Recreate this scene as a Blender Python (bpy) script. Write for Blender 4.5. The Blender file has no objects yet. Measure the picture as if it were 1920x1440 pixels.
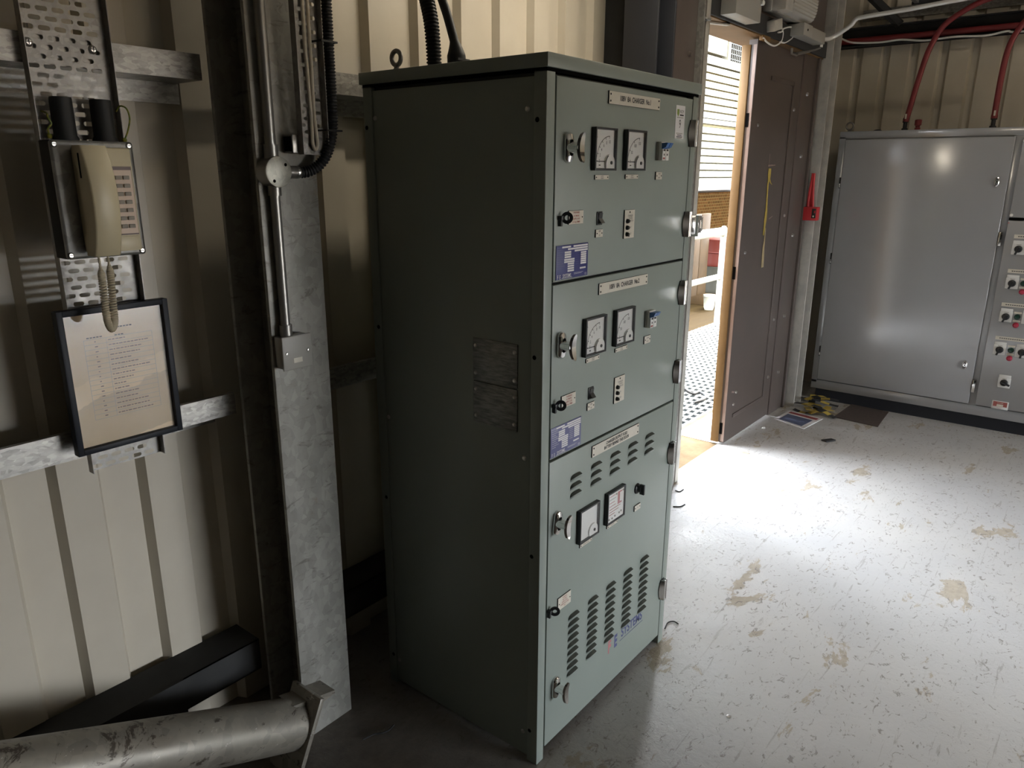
import bpy, bmesh, math, random
from mathutils import Vector as V, Matrix as M
PI = math.pi
random.seed(7)
SC = bpy.context.scene
COL = SC.collection

# ------------------------------------------------------------------ materials
def lin(r, g=None, b=None):
    if g is None: g = b = r
    f = lambda c: (c/255/12.92) if c/255 <= .04045 else ((c/255+.055)/1.055)**2.4
    return (f(r), f(g), f(b), 1)

def mat(name, col, rough=.5, metal=0., coat=0., spec=.5):
    m = bpy.data.materials.new(name); m.use_nodes = True
    b = m.node_tree.nodes['Principled BSDF']
    b.inputs['Base Color'].default_value = col
    b.inputs['Roughness'].default_value = rough
    b.inputs['Metallic'].default_value = metal
    b.inputs['Coat Weight'].default_value = coat
    b.inputs['Coat Roughness'].default_value = .15
    b.inputs['Specular IOR Level'].default_value = spec
    return m

def nodes(m):
    return m.node_tree.nodes, m.node_tree.links, m.node_tree.nodes['Principled BSDF']

def coords(m, scale=(1, 1, 1)):
    n, l, b = nodes(m)
    t = n.new('ShaderNodeTexCoord'); mp = n.new('ShaderNodeMapping')
    mp.inputs['Scale'].default_value = scale
    l.new(t.outputs['Object'], mp.inputs['Vector'])
    return mp.outputs['Vector']

def noise(m, vec, scale, detail=4, rough=.55, dist=0.):
    n, l, b = nodes(m)
    t = n.new('ShaderNodeTexNoise')
    t.inputs['Scale'].default_value = scale; t.inputs['Detail'].default_value = detail
    t.inputs['Roughness'].default_value = rough; t.inputs['Distortion'].default_value = dist
    l.new(vec, t.inputs['Vector'])
    return t.outputs['Fac']

def voro(m, vec, scale, feature='F1', out='Color'):
    n, l, b = nodes(m)
    t = n.new('ShaderNodeTexVoronoi'); t.feature = feature
    t.inputs['Scale'].default_value = scale
    l.new(vec, t.inputs['Vector'])
    return t.outputs[out]

def ramp(m, fac, stops):
    n, l, b = nodes(m)
    r = n.new('ShaderNodeValToRGB')
    while len(r.color_ramp.elements) < len(stops): r.color_ramp.elements.new(.5)
    for e, (p, c) in zip(r.color_ramp.elements, stops):
        e.position = p; e.color = c if len(c) == 4 else (*c, 1)
    l.new(fac, r.inputs['Fac'])
    return r.outputs['Color']

def mixc(m, fac, a, b_, mode='MIX'):
    n, l, b = nodes(m)
    x = n.new('ShaderNodeMix'); x.data_type = 'RGBA'; x.blend_type = mode
    for sock, v in ((x.inputs['Factor'], fac), (x.inputs['A'], a), (x.inputs['B'], b_)):
        if hasattr(v, 'links'): l.new(v, sock)
        else: sock.default_value = v
    return x.outputs['Result']

def bump(m, h, strength=.2, dist=.002):
    n, l, b = nodes(m)
    k = n.new('ShaderNodeBump'); k.inputs['Strength'].default_value = strength
    k.inputs['Distance'].default_value = dist
    l.new(h, k.inputs['Height']); l.new(k.outputs['Normal'], b.inputs['Normal'])

def setc(m, c): n, l, b = nodes(m); l.new(c, b.inputs['Base Color'])
def setr(m, c): n, l, b = nodes(m); l.new(c, b.inputs['Roughness'])
g = lambda v: (v, v, v, 1)

def noisy(name, c1, c2, scale=8, rough=.5, metal=0., bstr=0., bscale=60, stretch=(1, 1, 1), lo=.35, hi=.65, coat=0., spec=.5):
    m = mat(name, c1, rough, metal, coat, spec)
    v = coords(m, stretch)
    setc(m, ramp(m, noise(m, v, scale, 6, .6), [(lo, c1), (hi, c2)]))
    if bstr: bump(m, noise(m, v, bscale, 3), bstr)
    return m

def galv(name, dark, light, rough=.42, metal=.55, scale=55, stretch=(1, 1, 1)):
    m = mat(name, dark, rough, metal)
    v = coords(m, stretch)
    n, l, b = nodes(m)
    sep = n.new('ShaderNodeSeparateColor'); l.new(voro(m, v, scale), sep.inputs[0])
    a = ramp(m, sep.outputs[0], [(0, dark), (1, light)])
    f = noise(m, v, scale*.25, 6, .65)
    setc(m, mixc(m, .5, a, ramp(m, f, [(.3, dark), (.7, light)])))
    setr(m, ramp(m, f, [(.3, g(rough-.1)), (.7, g(rough+.15))]))
    bump(m, f, .15)
    return m

MT = {}
MT['cream'] = noisy('cream_sheeting', (.60, .55, .455, 1), (.54, .49, .40, 1), 3, .42, bstr=.03, bscale=90)
MT['galv'] = galv('galvanised_steel', (.20, .20, .19, 1), (.42, .41, .385, 1))
MT['galv_rail'] = galv('galvanised_rail', (.17, .165, .155, 1), (.46, .44, .405, 1), .36, .6, 70, (1, 1, 2.2))
MT['galv_tray'] = galv('galvanised_tray', (.22, .21, .20, 1), (.40, .385, .36, 1), .45, .5, 90)
MT['conduit'] = mat('conduit_steel', (.30, .29, .27, 1), .34, .75)
MT['conduit_bright'] = mat('bright_conduit', (.82, .82, .80, 1), .28, .3)
MT['zinc_lid'] = galv('zinc_lid', (.34, .34, .30, 1), (.56, .56, .49, 1), .4, .5, 120)
MT['chrome'] = mat('chrome', (.82, .81, .80, 1), .1, 1.)
MT['screw'] = mat('screw_steel', (.55, .54, .52, 1), .3, 1.)
MT['black'] = mat('black_plastic', (.012, .013, .015, 1), .4)
MT['rubber'] = mat('black_rubber', (.012, .013, .014, 1), .55)
MT['hole'] = mat('dark_recess', (.006, .006, .006, 1), .9, spec=0)
MT['green'] = noisy('grey_green_paint', (.282, .322, .292, 1), (.268, .307, .277, 1), 5, .36, bstr=.02, bscale=400, spec=.42)
MT['green_in'] = mat('grey_green_inside', (.05, .055, .048, 1), .6)
MT['vent_dark'] = mat('vent_shade_fill', (.055, .06, .05, 1), .7)  # dark fill painted in for the shade inside the vent slots
MT['hinge'] = mat('satin_chrome', (.66, .65, .64, 1), .26, 1.)
MT['foil'] = noisy('etched_metal_plate', (.13, .135, .13, 1), (.30, .30, .285, 1), 26, .42, .7, .5, 40, (1, 1, 6))
MT['label'] = noisy('engraved_label', (.68, .645, .56, 1), (.62, .585, .50, 1), 20, .45)
MT['white'] = mat('white_plastic', (.74, .74, .72, 1), .4)
MT['paperwhite'] = mat('sticker_white', (.76, .75, .76, 1), .45)
MT['diffuser'] = mat('prismatic_diffuser', (.42, .415, .39, 1), .25)
MT['ink'] = mat('black_ink', (.025, .025, .025, 1), .6)
MT['redink'] = mat('red_ink', (.36, .10, .085, 1), .6)
MT['pinkink'] = mat('pink_ink', (.46, .17, .18, 1), .6)
MT['blueink'] = mat('blue_ink', (.075, .085, .21, 1), .6)
MT['blue'] = mat('blue_plate', (.03, .036, .17, 1), .4)
MT['faded_blue'] = mat('faded_blue_plate', (.12, .125, .265, 1), .4)
MT['toggle_blue'] = mat('blue_toggle', (.06, .16, .42, 1), .35)
MT['green_ink'] = mat('leaf_green_ink', (.26, .36, .07, 1), .5)
MT['meter_face'] = mat('meter_face', (.72, .72, .70, 1), .5)
MT['lamp_black'] = mat('dark_lens', (.03, .03, .028, 1), .2)
MT['phone'] = noisy('ivory_plastic', (.60, .53, .36, 1), (.55, .485, .325, 1), 6, .38, bstr=.02, bscale=300)
MT['phone_key'] = mat('grey_key', (.24, .215, .18, 1), .5)
MT['phone_lbl'] = mat('key_label_pink', (.66, .52, .42, 1), .5)
MT['phone_trim'] = mat('brown_key_trim', (.13, .085, .075, 1), .5)
MT['cord'] = mat('ivory_cord', (.50, .44, .32, 1), .45)
MT['frame'] = mat('dark_frame', (.012, .014, .02, 1), .5, spec=.25)
MT['earth'] = noisy('earth_wire', (.32, .28, .03, 1), (.10, .17, .03, 1), 120, .5)
MT['whitecable'] = mat('white_cable', (.62, .57, .47, 1), .45)
MT['brown'] = noisy('brown_door_paint', (.098, .077, .068, 1), (.083, .067, .06, 1), 4, .4, bstr=.03, bscale=120)
MT['brown_edge'] = noisy('worn_bounce_lit_edge', (.36, .27, .24, 1), (.22, .15, .12, 1), 12, .45, stretch=(1, 1, .3))  # worn paint, with pinkish bounced light put into the leaf edge colour
MT['tan'] = noisy('sunlit_frame_tint', (.19, .112, .046, 1), (.155, .09, .036, 1), 6, .55, spec=.2)  # orange of sunlight and ground bounce put into the frame colour
MT['panel'] = panel_ = noisy('grey_enclosure_paint', (.33, .335, .345, 1), (.315, .32, .33, 1), 3, .35, bstr=.006, bscale=300, spec=.5, coat=1.)
panel_.node_tree.nodes['Principled BSDF'].inputs['Coat IOR'].default_value = 1.85; panel_.node_tree.nodes['Principled BSDF'].inputs['Coat Roughness'].default_value = .17
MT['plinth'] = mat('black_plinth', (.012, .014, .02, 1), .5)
MT['red'] = mat('red_plastic', (.50, .03, .035, 1), .4)
MT['redhose'] = mat('red_hose', (.19, .022, .025, 1), .45)
MT['lampgreen'] = mat('green_lens', (.012, .05, .035, 1), .2)
MT['lampred'] = mat('red_lens', (.42, .035, .07, 1), .25)
MT['yellow'] = noisy('yellow_tape', (.50, .37, .07, 1), (.38, .28, .06, 1), 30, .5)
MT['yellow_worn'] = noisy('worn_tape', (.42, .33, .18, 1), (.30, .24, .14, 1), 30, .55)
MT['mat'] = noisy('brown_mat', (.085, .062, .054, 1), (.065, .05, .045, 1), 60, .9)
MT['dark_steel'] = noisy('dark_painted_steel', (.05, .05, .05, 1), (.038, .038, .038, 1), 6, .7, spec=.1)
MT['sign_blue'] = mat('sign_blue', (.10, .125, .22, 1), .5)
MT['sign_red'] = mat('sign_red', (.30, .06, .065, 1), .5)
MT['greybox'] = mat('grey_box_plastic', (.33, .32, .29, 1), .45)
MT['debris'] = mat('dark_debris', (.02, .02, .02, 1), .8)
MT['roof'] = mat('roof_sheet', (.30, .28, .25, 1), .6)
MT['light_trim'] = noisy('pale_peeling_paint', (.46, .44, .395, 1), (.33, .32, .295, 1), 9, .55, bstr=.1, bscale=40)
MT['flake'] = mat('peeled_white', (.75, .73, .68, 1), .6)

def m_paper():
    m = mat('aged_paper', (.60, .52, .38, 1), .6)
    n, l, b = nodes(m); v = coords(m)
    f = noise(m, v, 9, 4)
    c = ramp(m, f, [(.3, (.84, .66, .42, 1)), (.7, (.74, .56, .34, 1))])
    # slanted bands of differing tone across the sheet, with their own edges
    sep = n.new('ShaderNodeSeparateXYZ'); l.new(v, sep.inputs[0])
    zz = n.new('ShaderNodeMath'); zz.operation = 'ADD'; l.new(sep.outputs['Z'], zz.inputs[0])
    w = n.new('ShaderNodeMath'); w.operation = 'MULTIPLY'; w.inputs[1].default_value = .22
    l.new(sep.outputs['X'], w.inputs[0]); 
    nn = n.new('ShaderNodeMath'); nn.operation = 'MULTIPLY'; nn.inputs[1].default_value = .05
    l.new(noise(m, v, 14, 3), nn.inputs[0])
    s2 = n.new('ShaderNodeMath'); s2.operation = 'SUBTRACT'; l.new(nn.outputs[0], s2.inputs[0]); l.new(w.outputs[0], s2.inputs[1])
    l.new(s2.outputs[0], zz.inputs[1])
    mr = n.new('ShaderNodeMapRange'); mr.inputs['From Min'].default_value = 1.05; mr.inputs['From Max'].default_value = 1.45
    l.new(zz.outputs[0], mr.inputs['Value'])
    band = ramp(m, mr.outputs[0], [(0, g(1.0)), (.20, g(1.)), (.205, g(.72)), (.5, g(.72)), (.505, g(.95)), (.62, g(.9)), (.625, g(.8)), (1, g(.85))])
    setc(m, mixc(m, 1., c, band, 'MULTIPLY'))
    return m
MT['paper'] = m_paper()

def m_floor():
    m = mat('painted_concrete_floor', (.45, .44, .43, 1), .4)
    n, l, b = nodes(m); v = coords(m)
    vs = coords(m, (1, 2.2, 1))
    big = noise(m, v, 1.3, 5, .6)
    base = ramp(m, big, [(.3, (.475, .475, .48, 1)), (.7, (.55, .54, .525, 1))])
    # patches where the paint has worn to tan concrete
    wear = noise(m, vs, 2.3, 9, .68, .4)
    wm = ramp(m, wear, [(.60, g(0)), (.62, g(1))])
    tan = ramp(m, noise(m, v, 30, 4), [(.3, (.36, .315, .25, 1)), (.7, (.46, .405, .33, 1))])
    c = mixc(m, wm, base, tan)
    # small flake marks and scuffs
    fl = noise(m, coords(m, (1, 1.6, 1)), 26, 6, .7, 1.2)
    fm = ramp(m, fl, [(.585, g(0)), (.625, g(.85))])
    c = mixc(m, fm, c, (.22, .20, .18, 1))
    sc = noise(m, coords(m, (1.2, 14, 1)), 3.2, 6, .7, .6)
    sm = ramp(m, sc, [(.60, g(0)), (.66, g(.55))])
    c = mixc(m, sm, c, (.26, .24, .22, 1))
    # grime by the cabinet, with the shade on its floor also painted in
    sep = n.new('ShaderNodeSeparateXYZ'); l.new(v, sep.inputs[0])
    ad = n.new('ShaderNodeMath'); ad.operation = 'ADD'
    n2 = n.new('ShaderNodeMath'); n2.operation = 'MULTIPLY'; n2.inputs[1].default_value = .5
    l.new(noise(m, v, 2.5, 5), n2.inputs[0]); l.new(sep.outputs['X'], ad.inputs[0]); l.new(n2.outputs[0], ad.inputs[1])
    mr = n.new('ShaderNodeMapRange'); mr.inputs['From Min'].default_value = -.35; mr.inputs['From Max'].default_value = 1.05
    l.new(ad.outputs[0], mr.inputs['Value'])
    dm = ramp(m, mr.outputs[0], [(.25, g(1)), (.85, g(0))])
    grime_shade = ramp(m, noise(m, v, 22, 6, .7), [(.3, (.10, .085, .07, 1)), (.7, (.17, .145, .12, 1))])
    c = mixc(m, dm, c, grime_shade)
    # rubbed-through dirty strip by the far wall and dark smear at the door
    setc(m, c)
    r = ramp(m, noise(m, v, 5, 5), [(.3, g(.34)), (.7, g(.5))])
    setr(m, mixc(m, wm, r, g(.75)))
    h = noise(m, v, 45, 6, .7, .5)
    h2 = mixc(m, .5, h, noise(m, v, 9, 4)); bump(m, h2, .6, .008)
    return m
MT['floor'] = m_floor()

def m_column():
    m = galv('column_galvanised', (.235, .23, .205, 1), (.40, .39, .355, 1), .5, .2, 60, (1, 1, .7))
    n, l, b = nodes(m)
    v = coords(m, (3, 1, 9)); cur = b.inputs['Base Color'].links[0].from_socket
    st = noise(m, v, 5, 8, .75, .8)
    c = mixc(m, ramp(m, st, [(.56, g(0)), (.66, g(.75))]), cur, (.13, .12, .105, 1))
    v2 = coords(m, (1, 1, 1))
    rst = noise(m, v2, 5.5, 6, .65)
    c = mixc(m, ramp(m, rst, [(.63, g(0)), (.70, g(.55))]), c, (.24, .165, .095, 1))
    setc(m, c)
    return m
MT['column'] = m_column()

def m_pipe():
    m = galv('brace_galvanised', (.155, .14, .118, 1), (.27, .248, .205, 1), .42, .3, 40)
    n, l, b = nodes(m); v = coords(m, (1, 1, 2.5)); cur = b.inputs['Base Color'].links[0].from_socket
    st = noise(m, v, 11, 8, .75, .6)
    c = mixc(m, ramp(m, st, [(.58, g(0)), (.62, g(1))]), cur, (.06, .048, .036, 1))
    c = mixc(m, ramp(m, noise(m, v, 17, 8, .8), [(.62, g(0)), (.66, g(1))]), c, (.50, .48, .43, 1))
    setc(m, c)
    return m
MT['pipe'] = m_pipe()

def m_glass():
    m = bpy.data.materials.new('clear_pane'); m.use_nodes = True
    nt = m.node_tree; nt.nodes.clear()
    o = nt.nodes.new('ShaderNodeOutputMaterial'); mx = nt.nodes.new('ShaderNodeMixShader')
    t = nt.nodes.new('ShaderNodeBsdfTransparent'); gl = nt.nodes.new('ShaderNodeBsdfGlossy')
    gl.inputs['Roughness'].default_value = .03
    lw = nt.nodes.new('ShaderNodeLayerWeight'); lw.inputs['Blend'].default_value = .5
    pw = nt.nodes.new('ShaderNodeMath'); pw.operation = 'POWER'; pw.inputs[1].default_value = 4.
    ma = nt.nodes.new('ShaderNodeMath'); ma.operation = 'MULTIPLY_ADD'; ma.inputs[1].default_value = .7; ma.inputs[2].default_value = .022
    nt.links.new(lw.outputs['Facing'], pw.inputs[0]); nt.links.new(pw.outputs[0], ma.inputs[0])
    nt.links.new(ma.outputs[0], mx.inputs[0]); nt.links.new(t.outputs[0], mx.inputs[1]); nt.links.new(gl.outputs[0], mx.inputs[2])
    nt.links.new(mx.outputs[0], o.inputs[0])
    return m
MT['glass'] = m_glass()

def m_brick(name, c1, c2, mortar, scale):
    m = mat(name, c1, .8, spec=0); n, l, b = nodes(m)
    v = coords(m)
    sep = n.new('ShaderNodeSeparateXYZ'); cmb = n.new('ShaderNodeCombineXYZ')
    l.new(v, sep.inputs[0]); l.new(sep.outputs['X'], cmb.inputs['X']); l.new(sep.outputs['Z'], cmb.inputs['Y'])
    t = n.new('ShaderNodeTexBrick'); t.inputs['Color1'].default_value = c1; t.inputs['Color2'].default_value = c2
    t.inputs['Mortar'].default_value = mortar; t.inputs['Scale'].default_value = scale
    l.new(cmb.outputs[0], t.inputs['Vector']); setc(m, t.outputs['Color'])
    return m
# outdoor colours
MT['brick'] = m_brick('brickwork', (.016, .0075, .0026, 1), (.010, .005, .0018, 1), (.024, .0155, .006, 1), 5)
MT['o_louvre'] = mat('pale_louvre', (.12, .112, .085, 1), .5, spec=.1)
MT['o_louvre_gap'] = mat('louvre_shadow_gap', (.15, .128, .055, 1), .6, spec=.1)
MT['o_tan'] = noisy('timber_cladding', (.022, .0115, .0028, 1), (.016, .0085, .002, 1), 5, .7, spec=.1)
MT['o_tan2'] = noisy('ochre_ground', (.0165, .0098, .0022, 1), (.011, .0062, .0014, 1), 3, .9, spec=.05, stretch=(.4, 4, 1))
MT['o_red'] = mat('red_drum', (.030, .0045, .0024, 1), .5, spec=.1)
MT['o_grey'] = mat('grey_drum', (.017, .016, .012, 1), .5, spec=.1)
MT['o_white'] = mat('white_rail_paint', (.16, .155, .125, 1), .45, spec=.2)
MT['grate'] = mat('galvanised_grating', (.16, .16, .15, 1), .5, spec=.2)
MT['under'] = mat('ground_under_grating', (.022, .025, .025, 1), .9, spec=0)
MT['sill'] = noisy('concrete_sill', (.15, .105, .055, 1), (.10, .066, .032, 1), 8, .8, bstr=.2, bscale=50, spec=.1)

# ------------------------------------------------------------------ mesh kit
class MB:
    def __init__(s): s.bm = bmesh.new(); s.ms = []
    def mi(s, k):
        if k not in s.ms: s.ms.append(k)
        return s.ms.index(k)
    def face(s, pts, k):
        f = s.bm.faces.new([s.bm.verts.new(p) for p in pts]); f.material_index = s.mi(k); return f
    def box(s, x0, x1, y0, y1, z0, z1, k, bev=0, mtx=None, seg=2):
        i = s.mi(k)
        if x0 > x1: x0, x1 = x1, x0
        if y0 > y1: y0, y1 = y1, y0
        if z0 > z1: z0, z1 = z1, z0
        c = [V((x, y, z)) for x in (x0, x1) for y in (y0, y1) for z in (z0, z1)]
        if mtx: c = [mtx @ p for p in c]
        v = [s.bm.verts.new(p) for p in c]
        fs = [s.bm.faces.new([v[a] for a in q]) for q in ((0, 1, 3, 2), (4, 6, 7, 5), (0, 4, 5, 1), (2, 3, 7, 6), (0, 2, 6, 4), (1, 5, 7, 3))]
        for f in fs: f.material_index = i
        if bev:
            es = list({e for f in fs for e in f.edges})
            r = bmesh.ops.bevel(s.bm, geom=es, offset=bev, segments=seg, affect='EDGES', profile=.5)
            for f in r['faces']: f.material_index = i
    def prism(s, poly, axis, t0, t1, k):
        """poly in the two other axes, in order (y,z) for x, (x,z) for y, (x,y) for z"""
        i = s.mi(k)
        def p(a, t): return {'x': (t, a[0], a[1]), 'y': (a[0], t, a[1]), 'z': (a[0], a[1], t)}[axis]
        A = [s.bm.verts.new(p(a, t0)) for a in poly]; B = [s.bm.verts.new(p(a, t1)) for a in poly]
        n = len(poly)
        fs = [s.bm.faces.new(A), s.bm.faces.new(B[::-1])]
        for q in range(n): fs.append(s.bm.faces.new((A[q], B[q], B[(q+1) % n], A[(q+1) % n])))
        for f in fs: f.material_index = i
    def strip(s, rows, k, close=False):
        """rows: list of equally long point lists -> quads"""
        i = s.mi(k); R = [[s.bm.verts.new(p) for p in r] for r in rows]
        for a in range(len(R)-1):
            n = len(R[a])
            for b in range(n if close else n-1):
                f = s.bm.faces.new((R[a][b], R[a][(b+1) % n], R[a+1][(b+1) % n], R[a+1][b])); f.material_index = i
        return R
    def tube(s, pts, r, k, seg=10, caps=True, closed=False):
        pts = [V(p) for p in pts]; n = len(pts); rr = r if isinstance(r, (list, tuple)) else [r]*n
        rows = []; prev = None
        for a in range(n):
            if closed: d = pts[(a+1) % n]-pts[a-1]
            else: d = pts[min(a+1, n-1)]-pts[max(a-1, 0)]
            d.normalize()
            if prev is None: u = d.orthogonal().normalized()
            else:
                u = prev-d*prev.dot(d); u.normalize()
            prev = u; w = d.cross(u)
            rows.append([pts[a]+(u*math.cos(t)+w*math.sin(t))*rr[a] for t in [2*PI*q/seg for q in range(seg)]])
        if closed: rows.append(rows[0])
        R = s.strip(rows, k, True)
        if caps and not closed:
            i = s.mi(k)
            for q in (R[0], R[-1]):
                f = s.bm.faces.new(q); f.material_index = i
    def cyl(s, p, q, r, k, seg=20, r2=None, caps=True):
        s.tube([p, q], [r, r if r2 is None else r2], k, seg, caps)
    def lathe(s, prof, o, d, k, seg=24):
        """prof: (radius, height along d)"""
        o = V(o); d = V(d).normalized()
        rows = []
        u = d.orthogonal().normalized(); w = d.cross(u)
        for r, h in prof:
            rows.append([o+d*h+(u*math.cos(t)+w*math.sin(t))*max(r, 1e-5) for t in [2*PI*a/seg for a in range(seg)]])
        s.strip(rows, k, True)
    def text(s, t, o, u, v, size, k, sx=1., align='CENTER', bold=0.):
        cu = bpy.data.curves.new('t', 'FONT'); cu.body = t; cu.size = 1; cu.align_x = align; cu.align_y = 'CENTER'
        cu.resolution_u = 5; cu.offset = bold
        ob = bpy.data.objects.new('t', cu); me = ob.to_mesh()
        o = V(o); u = V(u); v = V(v); i = s.mi(k)
        vs = [s.bm.verts.new(o+u*(p.co.x*size*sx)+v*(p.co.y*size)) for p in me.vertices]
        for p in me.polygons:
            try:
                f = s.bm.faces.new([vs[a] for a in p.vertices]); f.material_index = i
            except ValueError: pass
        ob.to_mesh_clear(); bpy.data.objects.remove(ob); bpy.data.curves.remove(cu)
    def obj(s, name, parent=None, kind=None, label=None, cat=None, group=None, local=False, smooth=38):
        bmesh.ops.recalc_face_normals(s.bm, faces=s.bm.faces)
        me = bpy.data.meshes.new(name); s.bm.to_mesh(me); s.bm.free()
        for k in s.ms: me.materials.append(MT[k])
        if smooth:
            me.polygons.foreach_set('use_smooth', [True]*len(me.polygons))
            me.set_sharp_from_angle(angle=math.radians(smooth))
        o = bpy.data.objects.new(name, me); COL.objects.link(o)
        if parent is not None:
            o.parent = parent
            if not local and parent.type == 'EMPTY': o.matrix_parent_inverse = M.Translation(parent.location).inverted()
        tag(o, label, cat, group, kind)
        return o

def tag(o, label=None, cat=None, group=None, kind=None):
    if label: o['label'] = label
    if cat: o['category'] = cat
    if group: o['group'] = group
    if kind: o['kind'] = kind
    return o

def thing(name, label, cat, loc=(0, 0, 0), group=None, kind=None):
    o = bpy.data.objects.new(name, None); COL.objects.link(o); o.location = loc; o.empty_display_size = .05
    return tag(o, label, cat, group, kind)

X, Y, Z = V((1, 0, 0)), V((0, 1, 0)), V((0, 0, 1))
def catmull(pts, n=8):
    pts = [V(p) for p in pts]; out = []
    P = [pts[0]*2-pts[1]]+pts+[pts[-1]*2-pts[-2]]
    for i in range(1, len(P)-2):
        a, b, c, d = P[i-1:i+3]
        for j in range(n):
            t = j/n
            out.append(.5*((2*b)+(c-a)*t+(2*a-5*b+4*c-d)*t*t+(3*b-a-3*c+d)*t**3))
    out.append(pts[-1]); return out

def corrugated(path, r0, r1, pitch):
    """ribbed hose: resample path evenly, alternate radius"""
    P = catmull(path, 24); L = [0]
    for a, b in zip(P, P[1:]): L.append(L[-1]+(b-a).length)
    n = int(L[-1]/(pitch/4)); out = []; rr = []; j = 0
    for i in range(n+1):
        s = L[-1]*i/n
        while j < len(L)-2 and L[j+1] < s: j += 1
        t = (s-L[j])/max(L[j+1]-L[j], 1e-9); out.append(P[j].lerp(P[j+1], min(1, t)))
        rr.append(r1 if i % 4 in (0, 1) else r0)
    return out, rr

# ------------------------------------------------------------------ camera
cam = bpy.data.cameras.new('camera'); co = bpy.data.objects.new('camera', cam); COL.objects.link(co)
R0 = V((.62151811, -.7833907, .00377503)); R1 = V((-.21185107, -.17271146, -.96191989)); R2 = V((.75421109, .59705089, -.27330545))
CP = V((-1.35740574, -.98431077, 1.5592790))
mw = M.Identity(4)
for i in range(3):
    mw[i][0] = R0[i]; mw[i][1] = -R1[i]; mw[i][2] = -R2[i]; mw[i][3] = CP[i]
co.matrix_world = mw
cam.sensor_width = 36; cam.lens = 1397.4529/1920*36; cam.clip_start = .02; cam.clip_end = 200
SC.camera = co

# ------------------------------------------------------------------ setting
YC, YV = .858, .885            # crown and valley of the left wall's sheeting
def sheet_profile(a0, a1, pitch, phase, crown, valley, side=.014, cw=.088):
    pts = []
    k = math.floor((a0-phase)/pitch)-1
    while phase+k*pitch < a1+pitch:
        b = phase+k*pitch
        pts += [(b, valley), (b+side, crown), (b+side+cw, crown), (b+2*side+cw, valley)]; k += 1
    out = []
    for p, q in zip(pts, pts[1:]):      # clip to a0..a1
        if q[0] <= a0 or p[0] >= a1: continue
        def at(a): return p[1]+(q[1]-p[1])*((a-p[0])/(q[0]-p[0]))
        lo = max(p[0], a0); hi = min(q[0], a1)
        if not out: out.append((lo, at(lo)))
        out.append((hi, at(hi)))
    return out
def sheeting(name, a0, a1, z0, z1, axis, pitch, phase, crown, valley, k='cream', cw=.088):
    b = MB(); pr = sheet_profile(a0, a1, pitch, phase, crown, valley, cw=cw)
    f = (lambda a, d, z: (a, d, z)) if axis == 'x' else (lambda a, d, z: (d, a, z))
    b.strip([[f(a, d, z0) for a, d in pr], [f(a, d, z1) for a, d in pr]], k)
    return b.obj(name, kind='structure', smooth=0)

CEIL = 3.3
OX0, OX1, OZ = 1.0, 4.4, 1.5  # unseen wall opening behind the camera, added as fill light
EY0, EY1, EZ = -5.3, -3.2, .02  # side opening added for fill, closed down to a thin slit
sheeting('wall_left', -7.0, 1.66, -.02, CEIL, 'x', .205, .263, YC, YV)
sheeting('wall_left_far', 3.74, 4.52, -.02, CEIL, 'x', .205, .263, YC, YV)
sheeting('wall_far', EY1, .90, -.02, CEIL, 'y', .175, .266, 4.472, 4.5, cw=.115)
b = MB(); b.box(-7.0, OX0, -8.05, -8.0, 0, CEIL, 'cream'); b.box(OX1, 4.55, -8.05, -8.0, 0, CEIL, 'cream'); b.box(OX0, OX1, -8.05, -8.0, OZ, CEIL, 'cream'); b.obj('wall_right', kind='structure')
sheeting('wall_far_end', -8.0, EY0, -.02, CEIL, 'y', .175, .266, 4.472, 4.5, cw=.115)
sheeting('wall_far_over', EY0, EY1, EZ, CEIL, 'y', .175, .266, 4.472, 4.5, cw=.115)
b = MB(); b.face([(4.6, .9, -.02), (30, .9, -.02), (30, -8.05, -.02), (4.6, -8.05, -.02)], 'sill'); b.obj('ground', kind='structure')
b = MB(); b.face([(-20, -8.05, -.01), (30, -8.05, -.01), (30, -40, -.01), (-20, -40, -.01)], 'sill'); b.obj('ground', kind='structure')
b = MB(); b.box(-7.05, -7.0, -8.0, .93, 0, CEIL, 'dark_steel'); b.obj('wall_near', kind='structure')
b = MB(); b.box(-7.05, 4.55, -8.05, .93, CEIL, CEIL+.06, 'roof'); b.obj('ceiling', kind='structure')
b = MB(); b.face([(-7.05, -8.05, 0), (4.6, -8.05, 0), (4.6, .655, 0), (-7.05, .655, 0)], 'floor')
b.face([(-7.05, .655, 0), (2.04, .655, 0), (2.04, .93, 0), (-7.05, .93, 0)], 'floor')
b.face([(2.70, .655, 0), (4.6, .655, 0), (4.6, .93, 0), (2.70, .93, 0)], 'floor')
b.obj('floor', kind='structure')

# door set in the left wall: fixed brown side panel, jambs, head, infill over
b = MB()
b.box(1.615, 1.95, .605, .635, 0, 3.25, 'brown')
b.box(1.62, 1.66, .59, .606, 0, 3.25, 'brown', .004); b.box(1.60, 1.64, .62, .90, 0, CEIL, 'dark_steel')
b.lathe([(0, -.012), (.009, -.010), (.012, 0)], (1.89, .605, 2.06), (0, 1, 0), 'brown', 12)
b.obj('trim_1', kind='structure')
b = MB()
b.box(1.95, 1.962, .575, .70, 0, 2.9, 'galv'); b.box(1.962, 2.00, .600, .70, 0, 2.9, 'brown'); b.box(1.985, 2.00, .588, .60, 0, 2.9, 'brown', .003)
b.box(2.00, 2.04, .585, .73, 0, 2.9, 'light_trim', .004)
b.box(1.955, 2.005, .565, .59, 2.205, 2.215, 'galv', .002)
b.obj('trim_2', kind='structure')
b = MB()
b.box(2.04, 3.72, .60, .80, 2.235, 2.30, 'tan'); b.box(2.00, 3.72, .612, .64, 2.30, 3.25, 'brown')
b.box(2.04, 3.72, .585, .60, 2.24, 2.33, 'dark_steel', .003)
b.obj('trim_3', kind='structure')
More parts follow.
